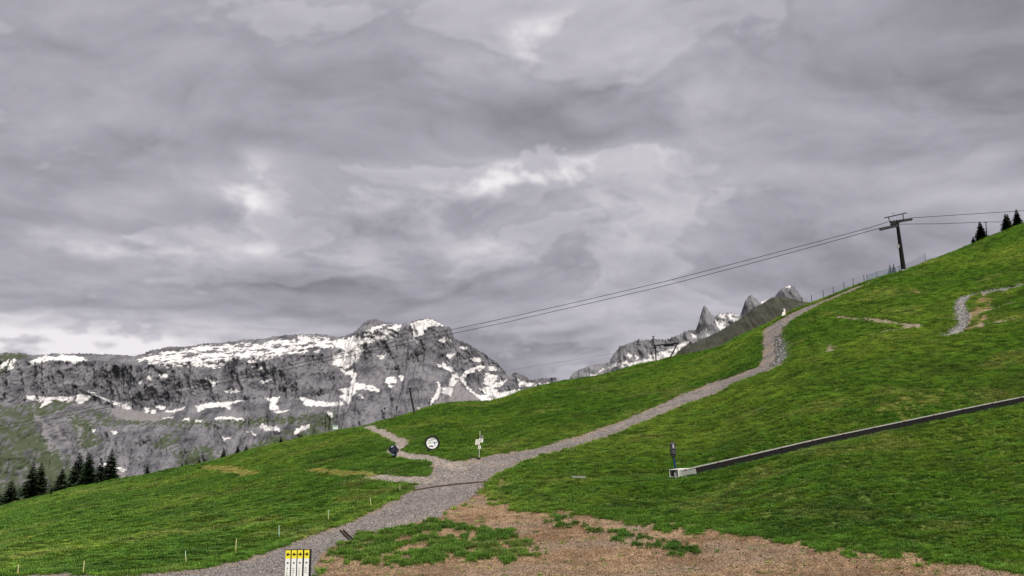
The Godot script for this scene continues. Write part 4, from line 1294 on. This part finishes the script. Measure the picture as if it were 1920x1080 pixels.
func build_fences() -> void:
	var wood := plain(lin(0.06, 0.05, 0.045), 0.85)
	var wire := plain(lin(0.12, 0.12, 0.125), 0.5, 0.5)
	var posts := [[53.6, 186.2], [56.72, 189.2], [60.0, 193.5], [63.0, 195.4], [65.7, 197.3], [68.6, 199.2], [71.2, 201.0], [74.32, 203.2]]
	var o := on_ground(posts[0][0], posts[0][1])
	var t := thing("wire_fence", "two-wire fence of dark posts along the road on the right crest", "fence", o)
	var tops := []
	for p in posts:
		var b := on_ground(p[0], p[1]) - o
		tops.append(b)
		var s := st()
		tube(s, b - Vector3(0, 0.2, 0), b + Vector3(-0.06, 1.85, 0), 0.075, 0.065, 7)
		part("post", s, wood, t)
	for hgt in [1.7, 0.95]:
		var s := st()
		var pts := []
		for k in tops.size():
			pts.append(tops[k] + Vector3(-0.06, hgt, 0))
			if k < tops.size() - 1:
				pts.append((tops[k] + tops[k + 1]) / 2.0 + Vector3(-0.06, hgt - 0.06, 0))
		sweep(s, pts, 0.014, 5)
		part("wire", s, wire, t)
	var nets := [[75.0, 203.4], [78.19, 206.0], [82.24, 209.2], [87.6, 214.0], [95.32, 221.0]]
	var hs := [1.6, 1.6, 1.55, 1.5, 2.3]
	o = on_ground(nets[0][0], nets[0][1])
	t = thing("net_fence", "blue-grey safety net fence passing behind the lift pylon", "fence", o)
	var blue := plain(lin(0.16, 0.20, 0.26), 0.7)
	var pst := []
	for k in nets.size():
		var b := on_ground(nets[k][0], nets[k][1]) - o
		pst.append(b)
		var s := st()
		tube(s, b - Vector3(0, 0.2, 0), b + Vector3(-0.1, hs[k] + 0.1, 0), 0.07, 0.06, 7)
		part("post", s, plain(lin(0.10, 0.13, 0.17), 0.6), t)
	for k in nets.size() - 1:
		var s := st()
		var a: Vector3 = pst[k]
		var b: Vector3 = pst[k + 1]
		var m := 26
		var rows := 9
		for i in m + 1:
			var f := float(i) / m
			var sag := 0.9 * f * (1.0 - f) if k == 3 else 0.25 * f * (1.0 - f)
			var low := on_ground(lerpf(nets[k][0], nets[k + 1][0], f), lerpf(nets[k][1], nets[k + 1][1], f), 0.05) - o
			var top := a.lerp(b, f) + Vector3(-0.1, lerpf(hs[k], hs[k + 1], f) - sag, 0)
			tube(s, low, top, 0.018, 0.018, 4)
		for q in rows:
			var pts := []
			for i in 9:
				var f := i / 8.0
				var sag := 0.9 * f * (1.0 - f) if k == 3 else 0.25 * f * (1.0 - f)
				var low := on_ground(lerpf(nets[k][0], nets[k + 1][0], f), lerpf(nets[k][1], nets[k + 1][1], f), 0.05) - o
				var top := a.lerp(b, f) + Vector3(-0.1, lerpf(hs[k], hs[k + 1], f) - sag, 0)
				pts.append(low.lerp(top, q / float(rows - 1)))
			sweep(s, pts, 0.035 if q == rows - 1 else 0.018, 4)
		part("net", s, blue, t)
	var w := on_ground(52.9, 187.5, 0.0)
	t = thing("marker_board", "small white marker board with red post beside the road on the crest", "marker", w)
	var s := st()
	slab(s, PackedVector2Array([Vector2(-0.75, 0.1), Vector2(-0.05, 0.25), Vector2(-0.05, 1.45), Vector2(-0.45, 1.55), Vector2(-0.25, 1.15), Vector2(-0.65, 0.7)]), Vector3(0, -0.1, 0), Basis(), 0.05)
	part("panel", s, plain(lin(0.75, 0.75, 0.72), 0.6), t)
	s = st()
	tube(s, Vector3(0.06, -0.1, 0.02), Vector3(0.06, 0.95, 0.02), 0.07, 0.07, 7)
	part("post", s, plain(lin(0.30, 0.06, 0.05), 0.6), t)


# ---------------------------------------------------------------- conveyor lift
func build_conveyor() -> void:
	# the deck runs straight in plan, a little over the grass: x, y, d
	var path := DECK
	var pts := []
	var cv := Curve3D.new()
	for p in path:
		cv.add_point(Vector3(p[0], p[1], -p[2]))
	var n := int(cv.get_baked_length() / 1.0)
	for k in n + 1:
		pts.append(cv.sample_baked(float(k) / n * cv.get_baked_length()))
	var o: Vector3 = pts[0]
	var t := thing("conveyor_lift", "low conveyor belt lift with pale deck crossing the right slope", "conveyor lift", o)
	var deck := plain(lin(0.34, 0.325, 0.31), 0.8, 0.0, 0.4)
	var edge := plain(lin(0.36, 0.35, 0.335), 0.7, 0.0, 0.5)
	var black := plain(lin(0.008, 0.008, 0.009), 0.8)
	var grey := plain(lin(0.30, 0.32, 0.30), 0.6, 0.0, 0.8)
	var fr := []
	for k in n + 1:
		var d: Vector3 = (pts[mini(k + 1, n)] - pts[maxi(k - 1, 0)]).normalized()
		fr.append(Basis(d, Vector3.UP, d.cross(Vector3.UP).normalized()).orthonormalized())
	var lift := 0.0
	var s := st()
	for k in n:
		var a: Vector3 = pts[k] - o + Vector3(0, lift, 0)
		var b: Vector3 = pts[k + 1] - o + Vector3(0, lift, 0)
		quad(s, a + fr[k].z * 0.34, a - fr[k].z * 0.34, b - fr[k + 1].z * 0.34, b + fr[k + 1].z * 0.34)
	part("belt", s, deck, t)
	for side in [-1.0, 1.0]:       # raised edge boards and dark skirts
		for k in range(0, n - 1, 2):
			var e := mini(k + 2, n)
			var a: Vector3 = pts[k] - o
			var b: Vector3 = pts[e] - o
			var m := (a + b) / 2.0
			var bs: Basis = fr[k + 1]
			s = st()
			box(s, m + bs.z * side * 0.42 + Vector3(0, lift + 0.01, 0), Vector3((b - a).length() - 0.012, 0.06, 0.16), bs)
			part("edge_board", s, edge, t)
			s = st()
			box(s, m + bs.z * side * 0.44 + Vector3(0, lift - 0.40, 0), Vector3((b - a).length() - 0.012, 0.72, 0.05), bs)
			part("skirt", s, black if k > 1 else grey, t)
	for k in range(3, n, 4):
		for side in [-1.0, 1.0]:
			s = st()
			tube(s, pts[k] - o + fr[k].z * side * 0.32 - Vector3(0, 1.6, 0), pts[k] - o + fr[k].z * side * 0.32 + Vector3(0, lift - 0.08, 0), 0.05, 0.05, 6)
			part("trestle_leg", s, black, t)
	for k in range(1, n, 3):
		s = st()
		box(s, pts[k] - o + fr[k].z * 0.51 + Vector3(0, lift + 0.02, 0), Vector3(0.12, 0.07, 0.03), fr[k])
		part("red_clip", s, plain(lin(0.20, 0.03, 0.03), 0.6), t)
	# the return station at the lower end
	var p0 := on_ground(14.75, 88.0)
	t = thing("conveyor_station", "pale grey box at the lower end of the conveyor lift", "machine box", p0)
	var axis := Vector3(0.62, 0.06, -0.55).normalized()
	var bs := Basis(axis, Vector3.UP, axis.cross(Vector3.UP).normalized()).orthonormalized()
	var shell := plain(lin(0.42, 0.45, 0.42), 0.5, 0.0, 0.7)
	var frame := plain(lin(0.62, 0.62, 0.60), 0.5)
	for e in [["side_panel", Vector3(0, 0.48, 0.47), Vector3(1.5, 0.56, 0.05)], ["side_panel", Vector3(0, 0.48, -0.47), Vector3(1.5, 0.56, 0.05)], ["lid", Vector3(0.02, 0.79, 0), Vector3(1.56, 0.05, 1.02)], ["floor_plate", Vector3(0, 0.17, 0), Vector3(1.5, 0.05, 0.88)], ["back_plate", Vector3(0.72, 0.48, 0), Vector3(0.04, 0.54, 0.88)]]:
		s = st()
		box(s, bs * e[1], e[2], bs)
		part(e[0], s, shell if e[0] != "lid" else frame, t)
	s = st()
	for e in [[Vector3(-0.76, 0.79, 0), Vector3(0.07, 0.07, 1.04)], [Vector3(-0.76, 0.17, 0), Vector3(0.07, 0.07, 1.04)], [Vector3(-0.76, 0.48, 0.48), Vector3(0.07, 0.55, 0.07)], [Vector3(-0.76, 0.48, -0.48), Vector3(0.07, 0.55, 0.07)]]:
		box(s, bs * e[0], e[1], bs)
	part("end_frame", s, frame, t)
	s = st()
	tube(s, bs * Vector3(-0.35, 0.48, -0.4), bs * Vector3(-0.35, 0.48, 0.4), 0.2, 0.2, 14)
	part("roller", s, plain(lin(0.07, 0.07, 0.075), 0.5, 0.5), t)
	for q in [Vector3(-0.6, 0, -0.4), Vector3(-0.6, 0, 0.4), Vector3(0.6, 0, -0.4), Vector3(0.6, 0, 0.4)]:
		s = st()
		tube(s, bs * (q + Vector3(0, -0.3, 0)), bs * (q + Vector3(0, 0.16, 0)), 0.06, 0.06, 6)
		part("foot", s, black, t)
	var c0 := on_ground(15.0, 91.2, -0.1)
	t = thing("padded_control_post", "dark grey padded post on blue tube behind the conveyor station", "post", c0)
	var up := Vector3(14.72, 8.3, -91.1) - c0
	s = st()
	tube(s, Vector3.ZERO, up + Vector3(0, 0.15, 0), 0.085, 0.085, 10)
	part("tube", s, plain(lin(0.02, 0.055, 0.16), 0.5, 0.0, 1.0), t)
	var lean := Basis(Vector3(0, 0, 1), 0.06)
	var pad := part("pad", pad_mesh(), plain(lin(0.085, 0.08, 0.095), 0.75, 0.0, 1.2), t)
	pad.position = up + Vector3(0, 0.66, 0.02)
	pad.basis = lean
	s = st()
	for q in [-0.42, 0.0, 0.42]:
		box(s, Vector3(0, q, 0.0), Vector3(0.57, 0.05, 0.37))
	part("strap", s, black, pad)
	s = st()
	box(s, up + lean * Vector3(0.06, 0.95, 0.21), Vector3(0.14, 0.34, 0.03), lean)
	part("reflector", s, plain(lin(0.35, 0.35, 0.38), 0.4), t)


func pad_mesh() -> ArrayMesh:      # a stuffed block with sagging sides
	var s := st()
	var rows := 14
	var seg := 16
	var ring := []
	for j in rows + 1:
		var f := float(j) / rows
		var row := []
		var cap := pow(sin(PI * clampf(f * 0.94 + 0.03, 0.0, 1.0)), 0.22)
		for i in seg:
			var a := TAU * i / seg
			var sq := pow(pow(absf(cos(a)), 4.0) + pow(absf(sin(a)), 4.0), -0.25)
			var bulge := 1.0 + 0.05 * sin(f * 19.0) + 0.03 * sin(a * 5.0 + f * 9.0)
			row.append(Vector3(cos(a) * sq * 0.265 * bulge * cap, (f - 0.5) * 1.36, sin(a) * sq * 0.165 * bulge * cap))
		ring.append(row)
	s.set_smooth_group(0)
	for j in rows:
		for i in seg:
			var i1 := (i + 1) % seg
			for p in [ring[j][i], ring[j + 1][i], ring[j + 1][i1], ring[j][i], ring[j + 1][i1], ring[j][i1]]:
				s.add_vertex(p)
	for i in seg:
		var i1 := (i + 1) % seg
		for p in [Vector3(0, 0.68, 0), ring[rows][i1], ring[rows][i]]:
			s.add_vertex(p)
		for p in [Vector3(0, -0.68, 0), ring[0][i], ring[0][i1]]:
			s.add_vertex(p)
	s.index()
	s.generate_normals()
	return s.commit()


# ---------------------------------------------------------------- signs and small things
func build_signs() -> void:
	var dark := plain(lin(0.018, 0.017, 0.018), 0.5)
	var white := plain(lin(0.70, 0.72, 0.73), 0.45)
	# the round board
	var o := on_ground(-9.74, 121.4)
	var t := thing("round_info_board", "round white information board in a black ring beside the footpath", "sign", o)
	var s := st()
	var z := Vector3(0.10, 0, 0.99).normalized()
	var bs := Basis(Vector3.UP.cross(z).normalized(), Vector3.UP, z)
	var c := Vector3(0, 1.07, 0)
	var ring := PackedVector2Array()
	for i in 41:
		ring.append(Vector2(cos(TAU * i / 40.0), sin(TAU * i / 40.0)) * 0.92)
	s = st()
	for i in 40:
		var a0 := TAU * i / 40.0
		var a1 := TAU * (i + 1) / 40.0
		var e0 := bs.x * cos(a0) + bs.y * sin(a0)
		var e1 := bs.x * cos(a1) + bs.y * sin(a1)
		var ri := 0.70
		var ro := 0.925
		var th := bs.z * 0.09
		quad(s, c + e0 * ri + th, c + e1 * ri + th, c + e1 * ro + th, c + e0 * ro + th)
		quad(s, c + e0 * ro + th, c + e1 * ro + th, c + e1 * ro - th, c + e0 * ro - th)
		quad(s, c + e1 * ri + th, c + e0 * ri + th, c + e0 * ri - th, c + e1 * ri - th)
		quad(s, c + e1 * ri - th, c + e0 * ri - th, c + e0 * ro - th, c + e1 * ro - th)
	part("ring", s, dark, t)
	s = st()
	slab(s, circle2(0.71, 40), c - bs.z * 0.02, bs, 0.05)
	var face := part("panel", s, white, t)
	var ink := plain(lin(0.17, 0.20, 0.20), 0.6)
	s = st()
	for e in [[-0.05, 0.52, 0.62, 0.05], [0.12, 0.42, 0.60, 0.05], [-0.20, 0.26, 0.66, 0.07], [-0.28, 0.10, 0.42, 0.03], [-0.26, 0.02, 0.46, 0.03], [-0.30, -0.06, 0.40, 0.03]]:
		box(s, c + bs * Vector3(e[0], e[1], 0.034), Vector3(e[2], e[3], 0.006), bs)
	part("print_lines", s, ink, face)
	s = st()
	box(s, c + bs * Vector3(0.34, 0.10, 0.034), Vector3(0.56, 0.085, 0.006), bs)
	slab(s, circle2(0.10, 14, Vector2(0.30, -0.06)), c + bs.z * 0.031, bs, 0.006)
	part("blue_print", s, plain(lin(0.03, 0.12, 0.22), 0.6), face)
	s = st()
	slab(s, PackedVector2Array([Vector2(-0.36, -0.46), Vector2(-0.30, -0.28), Vector2(-0.18, -0.36), Vector2(-0.08, -0.26), Vector2(0.02, -0.34), Vector2(0.12, -0.30), Vector2(0.16, -0.44), Vector2(0.02, -0.52), Vector2(-0.14, -0.42), Vector2(-0.26, -0.54)]), c + bs.z * 0.031, bs, 0.006)
	slab(s, circle2(0.06, 12, Vector2(0.37, -0.28)), c + bs.z * 0.031, bs, 0.006)
	part("emblem", s, plain(lin(0.09, 0.05, 0.10), 0.6), face)
	s = st()
	for q in [-0.42, 0.42]:
		tube(s, Vector3(q, -0.25, -0.03), Vector3(q, 0.5, -0.03), 0.06, 0.06, 8)
	box(s, Vector3(0, 0.12, -0.02), Vector3(1.3, 0.16, 0.22))
	part("stand", s, dark, t)
	# the finger post
	o = on_ground(-3.72, 112.3, -0.1)
	t = thing("hiking_signpost", "thin hiking signpost with several white plates at the road fork", "signpost", o)
	var tip := Vector3(-3.62, 11.75, -112.3) - o
	s = st()
	tube(s, Vector3.ZERO, tip, 0.035, 0.035, 8)
	part("pole", s, plain(lin(0.50, 0.50, 0.40), 0.5), t)
	s = st()
	tube(s, Vector3(0, 0.05, 0), Vector3(0, 0.28, 0), 0.26, 0.16, 10)
	part("footing", s, dark, t)
	var pale_ := plain(lin(0.72, 0.72, 0.66), 0.5)
	for e in [[0.20, 2.62, 0.42, 0.30, plain(lin(0.20, 0.20, 0.20), 0.5)], [-0.03, 2.16, 0.84, 0.32, pale_], [0.16, 2.38, 0.46, 0.16, pale_], [-0.24, 1.86, 0.50, 0.26, pale_], [0.02, 1.46, 0.30, 0.34, white]]:
		s = st()
		var back := Vector3(tip.x * e[1] / tip.y, 0, 0)
		box(s, back + Vector3(e[0], e[1], 0.06 + 0.01 * absf(e[0])), Vector3(e[2], e[3], 0.025))
		var pl := part("plate", s, e[4], t)
		s = st()
		for k in 2:
			box(s, back + Vector3(e[0], e[1] + 0.06 - 0.11 * k, 0.0765 + 0.01 * absf(e[0])), Vector3(e[2] * 0.7, 0.035, 0.006))
		part("lettering", s, dark, pl)
	s = st()
	box(s, Vector3(0.02, 1.67, 0.05), Vector3(0.2, 0.12, 0.03))
	part("red_blaze", s, plain(lin(0.22, 0.03, 0.03), 0.5), t)
	# the piste board with four upright panels in the foreground
	o = on_ground(-9.86, 47.0, -0.1)
	t = thing("direction_board", "black board with four upright white panels and yellow arrow tops", "sign")
	t.position = o
	var right := Vector3(0.965, 0, -0.26).normalized()
	var fs := Basis(right, Vector3.UP, right.cross(Vector3.UP).normalized())
	var hi := 2.98 - o.y
	s = st()
	box(s, Vector3(0, hi / 2.0 + 0.12, 0), Vector3(1.16, hi - 0.24, 0.10), fs)
	part("backboard", s, dark, t)
	for q in [-0.45, 0.45]:
		s = st()
		tube(s, fs.x * q - Vector3(0, 0.3, 0), fs.x * q + Vector3(0, 0.4, 0), 0.05, 0.05, 8)
		part("leg", s, dark, t)
	var yellow := plain(lin(0.70, 0.60, 0.04), 0.45)
	var board := plain(lin(0.66, 0.67, 0.69), 0.4)
	var text := plain(lin(0.25, 0.24, 0.22), 0.6)
	for k in 4:
		var x: float = [-0.485, -0.21, 0.06, 0.36][k]
		var w := 0.225
		s = st()
		box(s, fs * Vector3(x, hi - 0.40 - 0.95, 0.064), Vector3(w, 1.9, 0.024), fs)
		var pn := part("panel", s, board, t)
		s = st()
		box(s, fs * Vector3(x, hi - 0.225, 0.066), Vector3(w, 0.37, 0.026), fs)
		part("yellow_head", s, yellow, pn)
		s = st()
		var sgn := -1.0 if k < 2 else 1.0
		slab(s, PackedVector2Array([Vector2(0.085 * sgn, 0), Vector2(-0.01 * sgn, 0.10), Vector2(-0.01 * sgn, 0.03), Vector2(-0.085 * sgn, 0.03), Vector2(-0.085 * sgn, -0.03), Vector2(-0.01 * sgn, -0.03), Vector2(-0.01 * sgn, -0.10)]), fs * Vector3(x, hi - 0.22, 0.081), fs, 0.006)
		part("arrow", s, dark, pn)
		s = st()
		slab(s, circle2(0.042, 14), fs * Vector3(x, hi - 0.60, 0.078), fs, 0.006)
		part("piste_dot", s, [dark, plain(lin(0.16, 0.06, 0.10), 0.5), plain(lin(0.14, 0.02, 0.04), 0.5), plain(lin(0.08, 0.06, 0.12), 0.5)][k], pn)
		s = st()
		rng.seed = 300 + k
		for q in (6 if k < 3 else 3):
			var y := hi - 0.84 - 0.10 * q
			box(s, fs * Vector3(x - 0.02 + rng.randf_range(-0.02, 0.02), y, 0.079), Vector3(rng.randf_range(0.06, 0.13), 0.022, 0.006), fs)
			if rng.randf() < 0.6:
				box(s, fs * Vector3(x - 0.05 + rng.randf_range(0.0, 0.06), y + 0.045, 0.0795), Vector3(0.02, 0.05, 0.006), fs)
		part("lettering", s, text, pn)


func build_snow_gun() -> void:
	var navy := plain(lin(0.012, 0.018, 0.045), 0.45)
	var blue := plain(lin(0.22, 0.27, 0.38), 0.5)
	var black := plain(lin(0.012, 0.012, 0.014), 0.6)
	var o := on_ground(-14.35, 121.3, -0.05)
	var t := thing("snow_gun", "dark blue snow gun with pale panels on a stand by the footpath", "snow gun", o)
	var s := st()
	var c := Vector3(0.0, 1.12, 0)
	var ax := Vector3(-0.35, 0.25, 0.9).normalized()
	tube(s, c - ax * 0.55, c - ax * 0.3, 0.30, 0.46, 20)
	tube(s, c - ax * 0.3, c + ax * 0.35, 0.46, 0.50, 20)
	part("drum", s, navy, t)
	s = st()
	var f := frame_of(ax)
	for i in 20:
		var a0 := TAU * i / 20.0
		var a1 := TAU * (i + 1) / 20.0
		var e0 := f.x * cos(a0) + f.y * sin(a0)
		var e1 := f.x * cos(a1) + f.y * sin(a1)
		var m := c + ax * 0.36
		quad(s, m + e0 * 0.40 + ax * 0.06, m + e1 * 0.40 + ax * 0.06, m + e1 * 0.53 + ax * 0.06, m + e0 * 0.53 + ax * 0.06)
		quad(s, m + e0 * 0.53 + ax * 0.06, m + e1 * 0.53 + ax * 0.06, m + e1 * 0.53 - ax * 0.1, m + e0 * 0.53 - ax * 0.1)
	part("nozzle_ring", s, black, t)
	s = st()
	for q in [[0.6, 0.20], [2.4, 0.18], [3.9, 0.16]]:
		var e: Vector3 = f.x * cos(q[0]) + f.y * sin(q[0])
		box(s, c + e * 0.49 + ax * 0.05, Vector3(q[1] * 1.6, q[1], 0.10), Basis(ax.cross(e).normalized(), ax, e).orthonormalized())
	part("pale_panel", s, blue, t)
	s = st()
	for i in 6:
		var e := f.x * cos(TAU * i / 6.0) + f.y * sin(TAU * i / 6.0)
		box(s, c + ax * 0.37 + e * 0.2, Vector3(0.36, 0.14, 0.02), Basis(e, ax.cross(e), ax).orthonormalized())
	part("fan", s, plain(lin(0.03, 0.035, 0.06), 0.5), t)
	s = st()
	tube(s, Vector3(0, 0.0, 0), Vector3(0, 0.72, 0), 0.20, 0.15, 10)
	part("stand", s, black, t)
	s = st()
	box(s, Vector3(0.05, 0.56, 0.25), Vector3(0.62, 0.36, 0.30))
	part("control_box", s, navy, t)
	s = st()
	box(s, Vector3(-0.08, 0.58, 0.41), Vector3(0.30, 0.24, 0.02))
	part("hatch", s, blue, t)
	s = st()
	box(s, c + Vector3(-0.20, 0.36, 0.30), Vector3(0.34, 0.16, 0.26), Basis(Vector3(0, 0, 1), 0.5))
	part("air_box", s, plain(lin(0.30, 0.34, 0.44), 0.5), t)
	s = st()
	tube(s, c + Vector3(0.30, -0.25, 0.35), c + Vector3(0.38, 0.50, 0.20), 0.05, 0.05, 8)
	part("hose", s, plain(lin(0.40, 0.42, 0.46), 0.5), t)


func build_small_things() -> void:
	# marker stakes down the left side of the road
	var stakes := [
		[-32.07, 66.2, 0.75, "pale stake in the far lower left corner of the meadow"], [-27.5, 65.4, 0.9, "pale stake second from the lower left corner"], [-21.96, 68.6, 0.85, "leaning pale stake left of the foreground road bend"],
		[-19.76, 72.6, 0.95, "yellowish stake left of the four-panel board"], [-17.68, 76.9, 0.92, "mint green stake above the four-panel board"], [-14.93, 82.0, 0.94, "half green, half yellow stake midway along the road edge"],
		[-12.25, 87.3, 0.85, "pale wooden stake third last before the junction"], [-10.55, 94.4, 0.6, "short stake at the junction among dark weeds"]]
	for k in stakes.size():
		var e: Array = stakes[k]
		var o := on_ground(e[0], e[1], -0.05)
		var t := thing("marker_stake", e[3], "stake", o, "marker stakes along the road")
		var tilt := Vector3([0.0, 0.02, -0.10, 0.02, -0.05, 0.02, -0.06, 0.0][k], 0, 0)
		var s := st()
		tube(s, Vector3.ZERO, Vector3(0, e[2] * 0.6, 0) + tilt * 0.6, 0.036, 0.034, 7)
		part("lower_half", s, plain(lin(0.46, 0.42, 0.20) if k != 4 else lin(0.30, 0.52, 0.42), 0.6), t)
		s = st()
		tube(s, Vector3(0, e[2] * 0.6 + 0.003, 0) + tilt * 0.6, Vector3(0, e[2], 0) + tilt, 0.034, 0.03, 7)
		part("upper_half", s, plain(lin(0.32, 0.52, 0.36) if k in [2, 4, 5] else lin(0.52, 0.50, 0.30), 0.6), t)
	# water bars across the road
	var iron := plain(lin(0.09, 0.065, 0.05), 0.8, 0.0, 1.0)
	for e in [[-9.3, 94.6, -2.2, 96.2, "long rusty water bar laid across the road at the junction"], [-12.95, 77.0, -11.2, 71.9, "short rusty water bar beside the grassy island"]]:
		var a := on_ground(e[0], e[1])
		var t := thing("water_bar", e[4], "drain", a, "water bars in the road")
		var b := on_ground(e[2], e[3]) - a
		for side in [-1.0, 1.0]:
			var s := st()
			var n := 8
			for k in n:
				var p0 := on_ground(lerpf(e[0], e[2], k / 8.0), lerpf(e[1], e[3], k / 8.0), 0.03) - a
				var p1 := on_ground(lerpf(e[0], e[2], (k + 1) / 8.0), lerpf(e[1], e[3], (k + 1) / 8.0), 0.03) - a
				var dir := (p1 - p0).normalized()
				var bs := Basis(dir, Vector3.UP, dir.cross(Vector3.UP).normalized()).orthonormalized()
				box(s, (p0 + p1) / 2.0 + bs.z * side * 0.14, Vector3((p1 - p0).length() - 0.004, 0.20, 0.06), bs)
			part("rail", s, iron, t)
		var s2 := st()
		for k in 8:
			var p0 := on_ground(lerpf(e[0], e[2], k / 8.0), lerpf(e[1], e[3], k / 8.0), 0.012) - a
			var p1 := on_ground(lerpf(e[0], e[2], (k + 1) / 8.0), lerpf(e[1], e[3], (k + 1) / 8.0), 0.012) - a
			var dir := (p1 - p0).normalized()
			var bs := Basis(dir, Vector3.UP, dir.cross(Vector3.UP).normalized()).orthonormalized()
			box(s2, (p0 + p1) / 2.0, Vector3((p1 - p0).length() - 0.006, 0.05, 0.21), bs)
		part("trough", s2, plain(lin(0.03, 0.025, 0.022), 0.9), t)
	var o := on_ground(6.12, 92.0)
	var t := thing("concrete_cover", "small grey concrete slab flush in the grass left of the conveyor", "slab", o)
	var s := st()
	box(s, Vector3(0, 0.10, 0), Vector3(1.25, 0.16, 0.8))
	part("slab", s, plain(lin(0.30, 0.31, 0.30), 0.85, 0.0, 0.7), t)
	s = st()
	box(s, Vector3(0.1, 0.195, 0), Vector3(0.5, 0.03, 0.5))
	part("hatch", s, plain(lin(0.16, 0.16, 0.16), 0.7), t)


# ---------------------------------------------------------------- all of it
func _ready() -> void:
	var cam := Camera3D.new()
	cam.name = "camera"
	cam.fov = 32.644
	cam.near = 0.5
	cam.far = 30000.0
	cam.position = Vector3(0, EYE, 0)
	cam.rotation = Vector3(deg_to_rad(11.196), 0, 0)
	add_child(cam)
	var env := Environment.new()
	env.background_mode = Environment.BG_SKY
	env.tonemap_mode = Environment.TONE_MAPPER_LINEAR
	env.tonemap_exposure = EXPOSURE
	env.sdfgi_enabled = true
	env.ssao_enabled = true
	env.ssil_enabled = true
	var sky := Sky.new()
	var pano := PanoramaSkyMaterial.new()
	pano.panorama = make_sky()
	sky.sky_material = pano
	env.sky = sky
	var we := WorldEnvironment.new()
	we.name = "environment"
	we.environment = env
	add_child(we)
	var sun := DirectionalLight3D.new()
	sun.name = "sun"
	sun.light_energy = 0.5
	sun.light_angular_distance = 22.0
	sun.light_color = Color(1.0, 0.965, 0.92)
	sun.shadow_enabled = true
	sun.rotation_degrees = Vector3(-56.0, 28.0, 0)
	add_child(sun)
	print("sky ", Time.get_ticks_msec())
	M.worn = grain_texture(36, 0.02, 0.72, 1.0)
	prepare_hill()
	lay_out_ground()
	print("layout ", Time.get_ticks_msec())
	build_ground()
	print("ground ", Time.get_ticks_msec())
	build_mountains()
	print("mountains ", Time.get_ticks_msec())
	build_pylon()
	build_drag_lift()
	build_fences()
	build_conveyor()
	build_signs()
	build_snow_gun()
	build_small_things()
	plant_trees()
	print("things ", Time.get_ticks_msec())
	strew_stones()
	grow_meadow()
	print("plants ", Time.get_ticks_msec())
